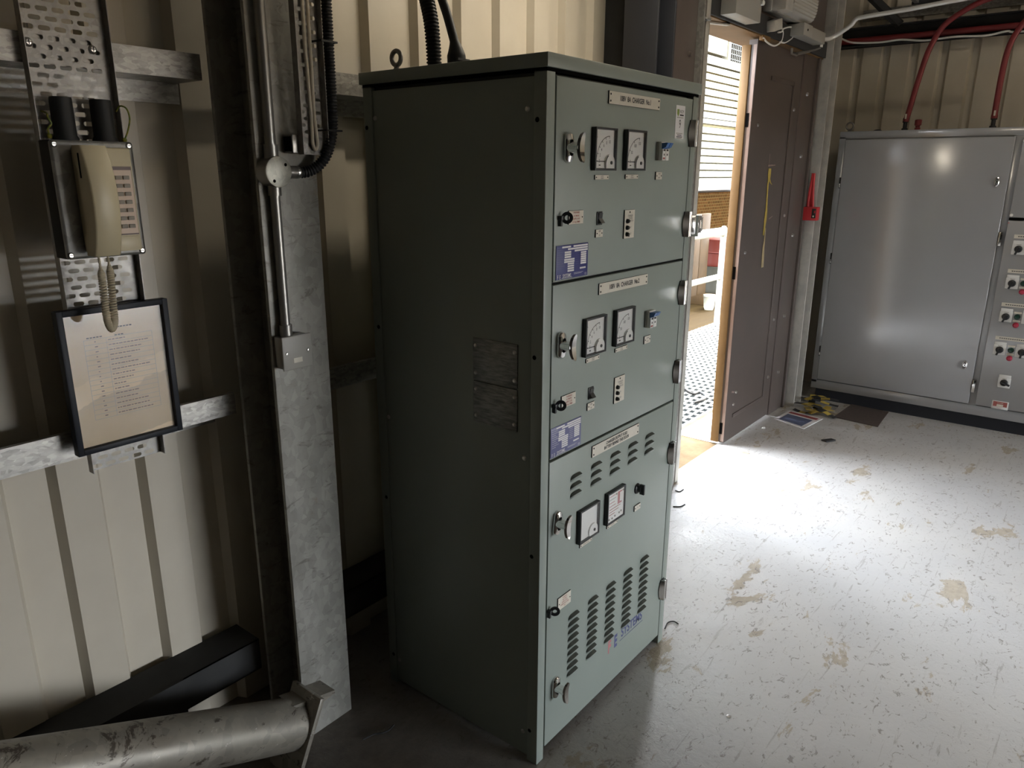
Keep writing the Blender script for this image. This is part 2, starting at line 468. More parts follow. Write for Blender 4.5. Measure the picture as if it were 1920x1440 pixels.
b = MB()
b.box(3.425, 3.70, .615, .70, 0, 2.24, 'brown', .004); b.box(3.66, 3.69, .60, .62, 0, 2.24, 'brown', .003)
b.box(3.70, 3.74, .62, .93, 0, CEIL, 'dark_steel')
for z in (.28, .66, 1.18, 1.66, 2.02):
    b.lathe([(0, -.011), (.010, -.009), (.013, 0)], (3.53, .615, z), (0, 1, 0), 'screw', 12)
b.obj('trim_4', kind='structure')

# closed leaf
t = MB()
t.box(2.70, 3.415, .620, .665, .012, 2.225, 'brown')
t.box(2.6985, 2.70, .622, .640, .02, 2.2, 'brown_edge'); t.box(2.6985, 2.70, .640, .652, .02, 2.2, 'brown')
t.box(2.690, 2.72, .652, .700, .012, 2.2, 'tan', .003); t.box(2.697, 2.6985, .664, .668, .02, 2.2, 'brown_edge')
for z in (1.83, 1.02, .10): t.box(2.6965, 2.699, .634, .650, z-.035, z+.035, 'hole')
t.obj('door_1', kind='structure')
dl = [o for o in COL.objects if o.name == 'door_1'][0]
p = MB()     # raised bead around the inset panel
for (x0, x1, z0, z1) in ((2.93, 3.30, 2.045, 2.07), (3.28, 3.305, .16, 2.07), (2.80, 3.30, .145, .17)):
    p.box(x0, x1, .613, .621, z0, z1, 'brown', .004)
p.obj('panel_bead', dl)
p = MB()
for x, z in ((2.80, 1.81), (3.34, 1.92), (3.36, 1.31), (3.36, .66), (3.36, .28), (2.775, 1.13), (2.83, .30), (2.80, .23)):
    p.lathe([(0, -.007), (.008, -.006), (.011, 0)], (x, .620, z), (0, 1, 0), 'screw', 10)
p.obj('bolt', dl)
p = MB()   # chipped paint scratches
for (x0, z0, x1, z1, w) in ((3.02, 1.665, 3.02, 1.60, .003), (3.01, 1.60, 3.12, 1.605, .005), (3.10, 1.30, 3.16, 1.315, .004), (2.76, .315, 2.80, .305, .006)):
    d = V((x1-x0, 0, z1-z0)).normalized(); nrm = V((-d.z, 0, d.x))*w
    a = V((x0, .6195, z0)); c = V((x1, .6195, z1)); p.face([a-nrm, c-nrm*.6, c+nrm*.6, a+nrm], 'brown_edge')
p.obj('scratch', dl)
# open leaf, swung outwards
t = MB(); mt = M.Translation((2.05, .69, 0)) @ M.Rotation(math.radians(70), 4, 'Z')
t.box(0, .70, -.02, .025, .012, 2.2, 'tan', .002, mt); t.obj('door_2', kind='structure')

# second column beside the brown panel, web parallel to the wall
def h_col(name, label, x0, x1, y0, y1, k, web='x', tf=.012, tw=.009, top=CEIL):
    b = MB()
    if web == 'y':      # flanges face the room
        b.box(x0, x1, y0, y0+tf, 0, top, k, .002); b.box(x0, x1, y1-tf, y1, 0, top, k, .002)
        xm = (x0+x1)/2; b.box(xm-tw/2, xm+tw/2, y0+tf, y1-tf, 0, top, k)
    else:
        b.box(x0, x0+tf, y0, y1, 0, top, k, .002); b.box(x1-tf, x1, y0, y1, 0, top, k, .002)
        ym = (y0+y1)/2; b.box(x0+tf, x1-tf, ym-tw/2, ym+tw/2, 0, top, k)
    return b.obj(name, label=label, cat='column', kind='thing')
c1 = h_col('steel_column', 'scuffed galvanised steel column with conduit and cable tray, left of the green cabinet', -.335, -.170, .567, .732, 'column', 'y')
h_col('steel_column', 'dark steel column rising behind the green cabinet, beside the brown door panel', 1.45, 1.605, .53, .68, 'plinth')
c3 = h_col('steel_column', 'pale steel column with peeling white edge, between brown door and grey control panel', 3.725, 3.88, .548, .70, 'light_trim')
p = MB()
for (z0, z1, w) in ((.12, .36, .014), (.40, .62, .022), (.63, 1.0, .012), (1.0, 1.62, .010), (1.62, 1.75, .006)):
    n = int((z1-z0)/.03)+2; a = []
    for i in range(n+1):
        z = z0+(z1-z0)*i/n; a.append((z, w*(.5+random.random()*.8)))
    p.strip([[(3.7244, .648-(.006 if z < .7 else 0), z) for z, q in a], [(3.7244, .648-q-(.006 if z < .7 else 0), z) for z, q in a]], 'flake')
p.obj('peeled_paint', c3, label='white peeled paint flakes')

# sheeting rails
def z_rail(name, label, x0, x1, zw, up=.054, dn=.05, y0=.742, y1=.872, k='galv_rail', t=.0025):
    b = MB()
    b.box(x0, x1, y0, y0+t, zw, zw+up, k); b.box(x0, x1, y0, y1, zw-t, zw, k); b.box(x0, x1, y1-t-.016, y1-.016, zw-dn, zw, k)
    b.box(x0, x1, y0+t, y0+.014, zw+up-t, zw+up, k)
    return b.obj(name, label=label, cat='rail', group='wall rails')
z_rail('wall_rail', 'galvanised rail at knee height left of the column, behind the framed sheet', -6.95, -.345, .949)
z_rail('wall_rail', 'short galvanised rail at waist height between column and green cabinet', -.165, 1.44, .949)
z_rail('wall_rail', 'upper galvanised rail behind the perforated tray and telephone', -6.95, -.345, 1.765)
z_rail('wall_rail', 'upper galvanised rail between column and top of green cabinet', -.165, 1.44, 1.765)
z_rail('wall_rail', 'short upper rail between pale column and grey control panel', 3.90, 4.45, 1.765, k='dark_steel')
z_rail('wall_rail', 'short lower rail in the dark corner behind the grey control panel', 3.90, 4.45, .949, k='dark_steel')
b = MB()
b.box(-6.95, -.345, .745, .85, .165, .168, 'dark_steel'); b.box(-6.95, -.345, .745, .748, .165, .262, 'dark_steel'); b.box(-6.95, -.345, .745, .86, .259, .262, 'dark_steel')
b.box(-6.95, -.575, .738, .745, .148, .264, 'dark_steel')
b.obj('wall_rail', label='dark channel rail near the floor with an overlapping splice, behind the pipe brace', cat='rail', group='wall rails')
b = MB()
b.box(-.165, 1.44, .745, .748, .165, .262, 'dark_steel'); b.box(-.165, 1.44, .745, .86, .259, .262, 'dark_steel'); b.box(-.165, 1.44, .745, .86, .165, .168, 'dark_steel')
b.obj('wall_rail', label='dark channel rail near the floor between column and green cabinet', cat='rail', group='wall rails')

# pipe brace at the column foot
t = thing('pipe_brace', 'thick grey tubular brace rising leftwards from the foot of the galvanised column', 'pipe', (-.40, .53, 0))
d = V((-math.cos(math.radians(25)), 0, math.sin(math.radians(25)))); o = V((-.395, .53, .117))
b = MB(); b.cyl(o, o+d*3.0, .069, 'pipe', 40); b.obj('tube', t)
b = MB(); mt = M.Translation(o) @ M.Rotation(math.radians(25), 4, 'Y')
b.box(-.004, .010, -.078, .045, -.125, .10, 'pipe', .002, mt)
b.obj('end_plate', t)
b = MB(); b.prism([(-.41, .197), (-.275, .165), (-.275, .155), (-.335, .150), (-.40, .187)], 'y', .50, .566, 'pipe')
b.obj('gusset', t)

# ------------------------------------------------------------------ green charger cabinet
W, D, H = .731, .581, 1.8
cab = thing('charger_cabinet', 'tall grey green battery charger cabinet with three doors, meters and chrome handles', 'cabinet', (.365, .29, 0))
b = MB()
pz = 1.768
for x0, x1, y0, y1 in ((0, .031, 0, .034), (.700, W, 0, .034), (0, .031, D-.032, D), (.700, W, D-.032, D)):
    b.box(x0, x1, y0, y1, .0, pz, 'green', .0015)
b.box(.012, W-.012, .022, D-.01, .045, 1.765, 'green_in')
b.box(.04, .69, .06, D-.02, .0, .05, 'hole')
for y, z in ((.571, 1.668), (.024, 1.668), (.561, 1.147), (.024, 1.143), (.561, .636), (.025, .626), (.025, .1), (.561, .1)):
    b.cyl((-.0004, y, z), (.002, y, z), .0055, 'hole', 12)
b.obj('frame', cab)
b = MB(); b.box(-.0065, W+.0065, -.0065, D+.0065, H-.0285, H, 'green', .002); b.box(.0, W, .0, D, H-.036, H-.028, 'hole'); b.obj('lid', cab)
sp = MB(); sp.box(.003, .012, .0355, .5475, .012, 1.756, 'green', .001); sp = sp.obj('side_panel', cab)
for y, z in ((.541, 1.69), (.053, 1.691), (.539, .889), (.053, .884), (.05, .083), (.537, .088)):
    b = MB(); b.lathe([(0, .004), (.004, .0035), (.0065, 0)], (.003, y, z), (-1, 0, 0), 'screw', 12); b.obj('screw', sp, label='small steel screw')
for z0, z1 in ((1.0585, 1.166), (.947, 1.0545)):
    b = MB(); b.box(-.0005, .0035, .0745, .2145, z0, z1, 'foil', .0008)
    for y in (.083, .206):
        for z in (z0+.018, z1-.02): b.lathe([(0, .0035), (.003, .003), (.0055, 0)], (-.0005, y, z), (-1, 0, 0), 'screw', 10)
    b.obj('cover_plate', sp, label='mottled bare metal cover plate')
b = MB(); b.box(W-.012, W-.003, .0355, .5475, .012, 1.756, 'green', .001); b.obj('side_panel', cab)
b = MB(); b.box(.033, .698, D-.012, D-.003, .012, 1.756, 'green', .001); b.obj('back_panel', cab)

def ring_eye(parent, c, r=.0165, rr=.0058, axis='x', k='conduit'):
    b = MB(); c = V(c)
    pts = [c+V((0, math.cos(a)*r, math.sin(a)*r)) if axis == 'x' else c+V((math.cos(a)*r*.9+0, math.sin(.5)*0, math.sin(a)*r)) for a in [2*PI*i/28 for i in range(28)]]
    b.tube(pts, rr, k, 12, closed=True)
    b.lathe([(0, 0), (.013, 0), (.013, .004), (.007, .008), (.006, .014)], c-Z*(r+rr+.010), Z, k, 16)
    return b.obj('lifting_eye', parent, label='forged steel lifting eye')
ring_eye(cab, (.045, .50, 1.8335))

# ---- doors
def vent(b, xc, zt, w=.050, h=.0185, out=.0105):
    n = 14; m = 5; rows = []
    for j in range(m+1):
        t = j/m; row = []
        for i in range(n+1):
            u = -1+2*i/n; e = max(0., 1-abs(u)**4)**.6
            row.append((xc+u*w/2, -.0008-out*math.sin(t*PI/2)*e, zt-h+h*.78*t*(.35+.65*e)))
        rows.append(row)
    b.strip(rows, 'green')
    hi = rows[-1]
    b.strip([hi, [(p[0], -.0006, zt-.0006-(1-max(0., 1-abs(-1+2*i/n)**4)**.6)*h*.45) for i, p in enumerate(hi)]], 'vent_dark')
def door(z0, z1, name='door'):
    b = MB(); b.box(.0365, .6965, 0, .018, z0, z1, 'green', .0018)
    return b
def screws4(b, x0, x1, z0, z1, y, r=.0026, mids=False):
    pts = [(x0+.007, z1-.007), (x1-.007, z1-.007), (x0+.007, z0+.007), (x1-.007, z0+.007)] if not mids else [(x0+.005, (z0+z1)/2), (x1-.005, (z0+z1)/2)]
    for x, z in pts: b.lathe([(0, .0012), (r*.7, .001), (r, 0)], (x, y, z), (0, -1, 0), 'debris', 8)
def plate(parent, name, x0, x1, z0, z1, lines, size, k='ink', sx=.75, mids=False, th=.003, lab=None, base='label', scr=True, gap=None):
    b = MB(); b.box(x0, x1, -th, -.0002, z0, z1, 'ink'); b.box(x0+.0004, x1-.0004, -th-.0006, -th+.0002, z0+.0004, z1-.0004, base)
    if scr: screws4(b, x0, x1, z0, z1, -th-.0006, mids=mids, r=.0018 if mids else .0026)
    n = len(lines); gp = gap or size*1.25
    for i, t in enumerate(lines):
        kk = k
        b.text(t, ((x0+x1)/2, -th-.001, (z0+z1)/2+gp*((n-1)/2-i)), X, Z, size, kk, sx, bold=.03 if size > .01 else .012)
    return b.obj(name, parent, label=lab)
def meter(parent, x0, z0, kind):
    s = .097; x1 = x0+s; z1 = z0+s; b = MB(); f = .005
    yo, yi = -.013, -.006
    b.box(x0, x0+f, yo, 0, z0, z1, 'black', .0008); b.box(x1-f, x1, yo, 0, z0, z1, 'black', .0008)
    b.box(x0+f, x1-f, yo, 0, z0, z0+f, 'black', .0008); b.box(x0+f, x1-f, yo, 0, z1-f, z1, 'black', .0008)
    b.box(x0+f, x1-f, yi, 0, z0+f, z1-f, 'meter_face')
    if kind != 'relay':
        hx, hz = x1-.026, z0+.020
        N = 20; ra, rb = .0575, .0592
        if kind != 'blank':
            arc = lambda r: [(hx+math.cos(a)*r*.98, yi-.0006, hz+math.sin(a)*r) for a in [PI/2*(1+i/N) for i in range(N+1)]]
            b.strip([arc(ra), arc(rb)], 'ink')
            nt = 6 if kind == 'amp' else 4
            labs = ['10', '8', '6', '4', '2', '0'] if kind == 'amp' else ['150', '100', '50', '0']
            for i in range(nt):
                a = PI/2*(1+.02+.96*i/(nt-1)); c, s_ = math.cos(a), math.sin(a); w = V((-s_, 0, c))*.0009
                q = V((hx, yi-.0006, hz)); e = V((c*.98, 0, s_))
                b.face([q+e*.053-w, q+e*.0592-w, q+e*.0592+w, q+e*.053+w], 'ink')
                b.text(labs[i], q+e*.0455-Y*.0002, X, Z, .0105, 'ink', .8, bold=.01)
            b.text('A' if kind == 'amp' else 'V', (x0+.012, yi-.0008, z1-.02), X, Z, .012, 'ink')
            b.face([(x0+f+.001, yi-.0015, hz-.0002), (hx-.018, yi-.0015, hz-.0006), (hx-.018, yi-.0015, hz+.0022), (x0+f+.001, yi-.0015, hz+.0016)], 'ink')
            b.box(x0+.026, x0+.032, yi-.001, yi, z0+.011, z0+.0135, 'ink')
        # round pivot cover in the lower right corner
        hub = [(hx+math.cos(a)*.0215, hz-.004+math.sin(a)*.0215) for a in [PI*1.16-PI*1.16*i/18 for i in range(19)]]
        hub = [(min(p, x1-f), max(q, z0+f)) for p, q in hub]+[(x1-f, z0+f)]
        b.prism(hub, 'y', yi-.004, yi, 'white')
        if kind != 'blank':
            sh = [(hx+math.cos(a)*.0222, hz-.004+math.sin(a)*.0222) for a in [PI*(1.12-.45*i/8) for i in range(9)]]
            b.strip([[(x, yi-.0043, z) for x, z in sh], [(x+.0035, yi-.0043, z-.002) for x, z in sh]], 'ink')
        b.cyl((hx+.004, yi-.004, hz-.002), (hx+.004, yi-.0058, hz-.002), .0042, 'black', 12)
    else:
        b.box(x0+f, x1-f, yi-.003, yi, z0+f, z1-f, 'white')
        b.box(x0+.058, x0+.080, yi-.0036, yi-.003, z1-.050, z1-.012, 'pinkink'); b.box(x0+.069, x0+.079, yi-.004, yi-.003, z1-.044, z1-.016, 'white')
        for zz, w, k in ((.014, .03, 'pinkink'), (.024, .034, 'greybox'), (.034, .028, 'pinkink'), (.044, .034, 'pinkink'), (.054, .06, 'redink'), (.062, .05, 'redink'), (.07, .03, 'redink')):
            b.box(x0+.014, x0+.014+w, yi-.0035, yi-.003, z1-zz-.0016, z1-zz, k)
        for xx, zz in ((.014, .014), (.03, .013), (.045, .016), (.068, .018), (.079, .02), (.05, .082), (.086, .083)):
            b.cyl((x0+xx, yi-.003, z0+zz), (x0+xx, yi-.005, z0+zz), .003, 'greybox', 10)
    b.box(x0+f, x1-f, yo+.0005, yo+.0016, z0+f, z1-f, 'glass')
    return b.obj('panel_meter', parent, label='square black framed panel meter')
def handle(parent, x, z, turn=0.):
    b = MB(); mt = M.Translation((x, 0, z)) @ M.Rotation(turn, 4, 'Y')
    def stad(hw, hh, n=10):
        r = hw; return [(math.cos(a)*r, hh-r+math.sin(a)*r) for a in [PI*i/n for i in range(n+1)]]+[(math.cos(a)*r, -(hh-r)+math.sin(a)*r) for a in [PI+PI*i/n for i in range(n+1)]]
    def layer(P, y0, k): return [mt @ V((p[0], y0, p[1])) for p in P]
    rows = [layer(stad(.0145, .033), 0, 0), layer(stad(.0145, .033), -.005, 0), layer(stad(.0125, .030), -.009, 0), layer(stad(.008, .018), -.012, 0)]
    b.strip(rows, 'chrome', True)
    b.tube([mt @ V((0, -.008, 0)), mt @ V((0, -.014, 0)), mt @ V((0, -.024, 0)), mt @ V((0, -.036, 0))], [.0135, .0125, .0120, .0125], 'chrome', 18)
    # wing grip: curved lens shaped plate
    N = 14; r1 = []; r2 = []; r3 = []; r4 = []
    for i in range(N+1):
        u = -1+2*i/N; zz = u*.032; w = .0115*(1-abs(u)**2.6)**.5+.0012; yb = -.034-.006*u*u
        r1.append(mt @ V((-w, yb, zz))); r2.append(mt @ V((-w*.7, yb-.0055, zz))); r3.append(mt @ V((w*.7, yb-.0055, zz))); r4.append(mt @ V((w, yb, zz)))
    b.strip([r1, r2, r3, r4, r1], 'chrome')
    b.face([*r1[:1], r2[0], r3[0], r4[0]], 'chrome'); b.face([r1[-1], r2[-1], r3[-1], r4[-1]], 'chrome')
    return b.obj('handle', parent, label='chrome wing handle')
def hinge(parent, z, plate_out=False):
    b = MB(); x = .6985; h = .036
    for sgn in (-1, 1):
        N = 12; A = []; Bq = []; Cq = []
        for i in range(N+1):
            u = -1+2*i/N; w = .011+.012*(1-u*u); zz = z+u*h
            A.append((x+sgn*.0065, -.003, zz)); Bq.append((x+sgn*.009, -.0155, zz)); Cq.append((x+sgn*w, -.003, zz))
        b.strip([A, Bq, Cq, A], 'hinge')
        b.face([A[0], Bq[0], Cq[0]], 'hinge'); b.face([A[-1], Bq[-1], Cq[-1]], 'hinge')
    b.cyl((x, -.011, z-h*.98), (x, -.011, z+h*.98), .0042, 'chrome', 12)
    b.box(x-.013, x+.013, -.003, 0, z-h, z+h, 'dark_steel', .001)
    if plate_out:
        # slotted bracket plate reaching past the cabinet edge
        x0, x1 = .727, .806; zt, zb = z+.021, z-.030
        cols = [x0, x0+.012, x0+.024, x0+.036, x0+.048, x0+.060, x1]
        for a in range(6):
            c0, c1 = cols[a], cols[a+1]
            if a in (1, 3, 5) and a < 6 and c1 < x1+1:
                sl = a in (1, 3) or a == 5
                b.box(c0, c1 if a != 5 else c0+.010, -.006, -.003, zt-.014, zt, 'hinge'); b.box(c0, c1 if a != 5 else c0+.010, -.006, -.003, zb, zb+.014, 'hinge')
                if a == 5: b.box(c0+.010, c1, -.006, -.003, zb+.004, zt-.004, 'chrome', .001)
            else: b.box(c0, c1, -.006, -.003, zb, zt, 'hinge')
        b.box(.722, .729, -.030, 0, zb-.006, zt+.004, 'chrome', .001)
    return b.obj('hinge', parent, label='chrome hinge' if not plate_out else 'chrome hinge with slotted bracket')
def hasp(parent, x, z):
    b = MB(); n = 20
    o_ = [(math.cos(a)*.0135, math.sin(a)*.0135) for a in [2*PI*i/n for i in range(n)]]; i_ = [(p*.42, q*.42) for p, q in o_]
    d = V((.62, -.78, 0)).normalized(); side = V((.78, .62, 0)); c = V((x, -.0155, z))
    def L(P, off): return [c+d*p+Z*q+side*off for p, q in P]
    A, B_, C_, D_ = L(o_, -.0015), L(o_, .0015), L(i_, .0015), L(i_, -.0015)
    b.strip([A, B_, C_, D_, A], 'black', True)
    b.box(x-.016, x-.006, -.012, 0, z-.0045, z+.0045, 'black', .001); b.box(x-.013, x-.007, -.009, 0, z-.019, z-.005, 'black', .001)
    return b.obj('lock_hasp', parent, label='round black padlock hasp')
def rocker(parent, x, z):
    b = MB(); b.box(x-.0115, x+.0115, -.003, 0, z-.016, z+.016, 'black', .0008)
    b.prism([(-.003, z+.013), (-.006, z+.013), (-.0045, z), (-.013, z-.011), (-.003, z-.013)], 'x', x-.0085, x+.0085, 'black')
    return b.obj('rocker_switch', parent, label='black rocker switch')
def led_plate(parent, x0, x1, z0, z1):
    b = MB(); b.box(x0, x1, -.003, -.0002, z0, z1, 'ink'); b.box(x0+.0004, x1-.0004, -.0036, -.0028, z0+.0004, z1-.0004, 'label')
    xm = (x0+x1)/2; b.text('CHARGER', (xm+.002, -.0042, z1-.015), X, Z, .0068, 'ink', .8); b.text('STATUS', (xm+.004, -.0042, z1-.0215), X, Z, .0068, 'ink', .8)
    for q, t in zip((.028, .0445, .061), ('MAINS ON', 'FLOAT', 'BOOST')):
        z = z1-q; b.lathe([(0, .008), (.0035, .0075), (.0052, .005), (.006, 0)], (x0+.0125, -.0036, z), (0, -1, 0), 'lamp_black', 14)
        b.text(t, (x0+.021, -.0042, z), X, Z, .0062, 'ink', .75, 'LEFT')
    for z in (z0+.006, z1-.006): b.lathe([(0, .0012), (.0018, .001), (.0026, 0)], (xm, -.0036, z), (0, -1, 0), 'debris', 8)
    return b.obj('indicator_panel', parent, label='white indicator panel with three dark lamps')
def breaker(parent, x0, z0):
    b = MB(); w, h = .036, .047
    b.box(x0-.002, x0+w+.002, -.008, 0, z0, z0+h, 'greybox', .001)
    b.box(x0, x0+w, -.019, -.006, z0, z0+h*.62, 'white', .001); b.box(x0, x0+w, -.014, -.006, z0+h*.62, z0+h, 'white', .001)
    for q in (.002, .019):
        b.prism([(-.012, z0+h*.60), (-.026, z0+h*.70), (-.032, z0+h*.93), (-.028, z0+h*.95), (-.012, z0+h*.92)], 'x', x0+q, x0+q+.0145, 'toggle_blue')
        b.box(x0+q+.005, x0+q+.009, -.0196, -.019, z0+.012, z0+.017, 'ink')
        b.box(x0+q+.003, x0+q+.012, -.0196, -.019, z0+h*.5, z0+h*.6, 'ink')
    b.box(x0+.003, x0+.014, -.0196, -.019, z0+.003, z0+.0075, 'redink')
    b.box(x0+.0172, x0+.0182, -.0194, -.006, z0, z0+h*.62, 'greybox')
    return b.obj('circuit_breaker', parent, label='white two pole breaker with blue toggles')
def rating(parent, x0, x1, z0, z1, k):
    b = MB(); b.box(x0, x1, -.0018, -.0002, z0, z1, k, .0003); y = -.0022; w = x1-x0; h = z1-z0
    def bar(u0, u1, v0, v1, kk='paperwhite'): b.face([(x0+u0*w, y, z1-v0*h), (x0+u1*w, y, z1-v0*h), (x0+u1*w, y, z1-v1*h), (x0+u0*w, y, z1-v1*h)], kk)
    bar(.17, .44, .035, .085); bar(.52, .98, .035, .085); bar(.35, .98, .105, .155); bar(.56, .98, .175, .225); 
    for i in range(3): bar(.25, .45, .19+i*.07, .245+i*.07)
    for i in range(2): bar(.24, .56, .41+i*.065, .46+i*.065)
    for i in range(4): bar(.35, .55, .54+i*.07, .59+i*.07)
    for i in range(6): bar(.76, .94, .25+i*.065, .30+i*.065)
    bar(.74, .93, .72, .77)
    for i in range(10): bar(.03, .03+.13+.05*(i % 3), .06+i*.068, .068+i*.068, 'faded_blue' if k == 'blue' else 'paperwhite')
    for i in range(6): bar(.60, .72, .27+i*.065, .278+i*.065, 'faded_blue' if k == 'blue' else 'paperwhite')
    b.text('F', (x0+.05*w, y-.0002, z0+.07*h), X, Z, .014, 'paperwhite', .7); b.text('E', (x0+.12*w, y-.0002, z0+.07*h), X, Z, .014, 'paperwhite', .7)
    b.text('SYSTEMS', (x0+.33*w, y-.0002, z0+.09*h), X, Z, .0115, 'paperwhite', .78, bold=.01)
    bar(.17, .5, .965, .975); bar(.55, .85, .86, .868); bar(.55, .8, .89, .898)
    b.text('CE', (x0+.93*w, y-.0002, z0+.06*h), X, Z, .007, 'paperwhite')
    return b.obj('rating_plate', parent, label='dark blue rating plate' if k == 'blue' else 'faded blue rating plate')
# top door
d1 = door(1.3165, 1.7575).obj('door', cab)
plate(d1, 'nameplate', .245, .497, 1.7155, 1.7445, ['108V  8A  CHARGER  No.1'], .0165, sx=.82, lab='white engraved nameplate')
meter(d1, .179, 1.564, 'amp'); meter(d1, .324, 1.5645, 'volt')
plate(d1, 'label_plate', .195, .256, 1.543, 1.554, ['OUTPUT', 'CURRENT'], .0042, mids=True, gap=.0045); plate(d1, 'label_plate', .337, .400, 1.544, 1.555, ['OUTPUT', 'VOLTAGE'], .0042, mids=True, gap=.0045)
breaker(d1, .497, 1.591); plate(d1, 'label_plate', .496, .530, 1.5415, 1.5615, ['AC MAINS', 'ON/OFF'], .0042, mids=True, gap=.010)
plate(d1, 'warning_label', .089, .149, 1.444, 1.475, ['WARNING', 'AC MAINS', 'SUPPLY LIVE', 'AT ALL TIMES'], .0062, 'redink', mids=True, gap=.007, sx=.85, lab='white label with red lettering')
rocker(d1, .2235, 1.4525); plate(d1, 'label_plate', .2065, .2385, 1.4075, 1.4265, ['LAMP', 'TEST'], .0045, mids=True, gap=.010)
led_plate(d1, .341, .392, 1.396, 1.468); rating(d1, .044, .1765, 1.3205, 1.3985, 'blue')
hasp(d1, .064, 1.461); handle(d1, .081, 1.612); hinge(d1, 1.666); hinge(d1, 1.4155, True)
b = MB(); x0, x1, z0, z1 = .596, .650, 1.650, 1.736; b.box(x0, x1, -.0008, 0, z0, z1, 'paperwhite'); y = -.0012
b.prism([(x0+.007, z1-.010), (x0+.019, z1-.010), (x0+.019, z1-.022), (x0+.013, z1-.029), (x0+.007, z1-.022)], 'y', y, -.0006, 'green_ink')
b.text('NCM', (x0+.034, y-.0002, z1-.016), X, Z, .012, 'ink', .85); b.box(x0+.024, x0+.046, y, -.0006, z1-.0265, z1-.023, 'ink')
for q, c0, c1, k in ((.031, .008, .046, 'greybox'), (.072, .008, .044, 'greybox'), (.0765, .014, .040, 'ink'), (.081, .010, .044, 'ink'), (.0845, .013, .041, 'greybox')):
    b.box(x0+c0, x0+c1, y, -.0006, z1-q-.0012, z1-q+.0008, k)
b.text('9', (x0+.026, y-.0002, z1-.049), X, Z, .032, 'ink', .7)
b.obj('sticker', d1, label='white sticker numbered nine')
# middle door
d2 = door(.8805, 1.3095).obj('door', cab)
plate(d2, 'nameplate', .231, .480, 1.2645, 1.293, ['108V  8A  CHARGER  No.2'], .0165, sx=.82, lab='white engraved nameplate')
meter(d2, .164, 1.1165, 'amp'); meter(d2, .3095, 1.118, 'volt')
plate(d2, 'label_plate', .182, .244, 1.098, 1.109, ['OUTPUT', 'CURRENT'], .0042, mids=True, gap=.0045); plate(d2, 'label_plate', .323, .386, 1.099, 1.110, ['OUTPUT', 'VOLTAGE'], .0042, mids=True, gap=.0045)
breaker(d2, .482, 1.142); plate(d2, 'label_plate', .481, .516, 1.0945, 1.1165, ['AC MAINS', 'ON/OFF'], .0042, mids=True, gap=.010)
plate(d2, 'warning_label', .077, .138, 1.004, 1.035, ['WARNING', 'AC MAINS', 'SUPPLY LIVE', 'AT ALL TIMES'], .0062, 'redink', mids=True, gap=.007, sx=.85, lab='white label with red lettering')
rocker(d2, .211, 1.0135); plate(d2, 'label_plate', .195, .228, .969, .9885, ['LAMP', 'TEST'], .0045, mids=True, gap=.010)
led_plate(d2, .3275, .3805, .9555, 1.0285); rating(d2, .036, .1695, .885, .962, 'faded_blue')
hasp(d2, .056, 1.020); handle(d2, .070, 1.165); hinge(d2, 1.215); hinge(d2, .971)
# bottom door
b = door(.036, .8735)
for xc in (.154, .2525, .351, .450, .549):
    for r in range(3): vent(b, xc, .8105-r*.0243)
for xc in (.162, .2605, .3585, .459, .561):
    for r in range(9): vent(b, xc, .396-r*.0226)
d3 = b.obj('door', cab)
plate(d3, 'nameplate', .226, .476, .830, .862, ['CHARGER OUTPUT FUSES', 'BATTERY BEHIND THIS DOOR'], .0125, sx=.78, gap=.0125, lab='white engraved nameplate')
meter(d3, .165, .6005, 'blank'); meter(d3, .304, .602, 'relay')
plate(d3, 'label_plate', .180, .239, .583, .592, ['BATTERY VOLTAGE'], .0042, mids=True); plate(d3, 'label_plate', .319, .378, .585, .594, ['EARTH FAULT'], .0042, mids=True)
plate(d3, 'label_plate', .476, .512, .580, .598, ['TEST'], .0045, mids=True)
b = MB(); b.lathe([(.017, 0), (.015, .004), (.010, .006), (.009, .016), (0, .017)], (.490, 0, .651), (0, -1, 0), 'black', 20)
b.box(.486, .494, -.026, -.010, .636, .668, 'black', .002); b.prism([(.472, .651), (.480, .656), (.480, .646)], 'y', -.004, 0, 'black'); b.prism([(.508, .651), (.500, .656), (.500, .646)], 'y', -.004, 0, 'black')
b.obj('rotary_switch', d3, label='black rotary switch')
plate(d3, 'warning_label', .082, .142, .4385, .4755, ['WARNING', 'BATTERY', 'SUPPLY LIVE', 'WHEN SWITCHED', 'OFF'], .0058, 'redink', mids=True, gap=.0066, sx=.8, lab='white label with red lettering')
hasp(d3, .050, .460); handle(d3, .069, .702, .15); handle(d3, .080, .204, .08); hinge(d3, .7035); hinge(d3, .2155)
b = MB(); y = -.0006
b.text('F', (.368, y, .170), X, Z, .060, 'pinkink', .62, bold=.045); b.obj('logo_letter', d3, label='faded pink letter')
b = MB(); b.text('E', (.404, y, .171), X, Z, .058, 'blueink', .62, bold=.045); b.obj('logo_letter', d3, label='dark blue letter')
b = MB(); b.text('SYSTEMS', (.503, y, .181), X, Z, .043, 'blueink', .80, bold=.025)
for i in range(26): b.box(.430+i*.0056, .430+i*.0056+.0045, y, -.0002, .157, .1588, 'blueink')
b.obj('lettering', d3, label='dark blue printed word')

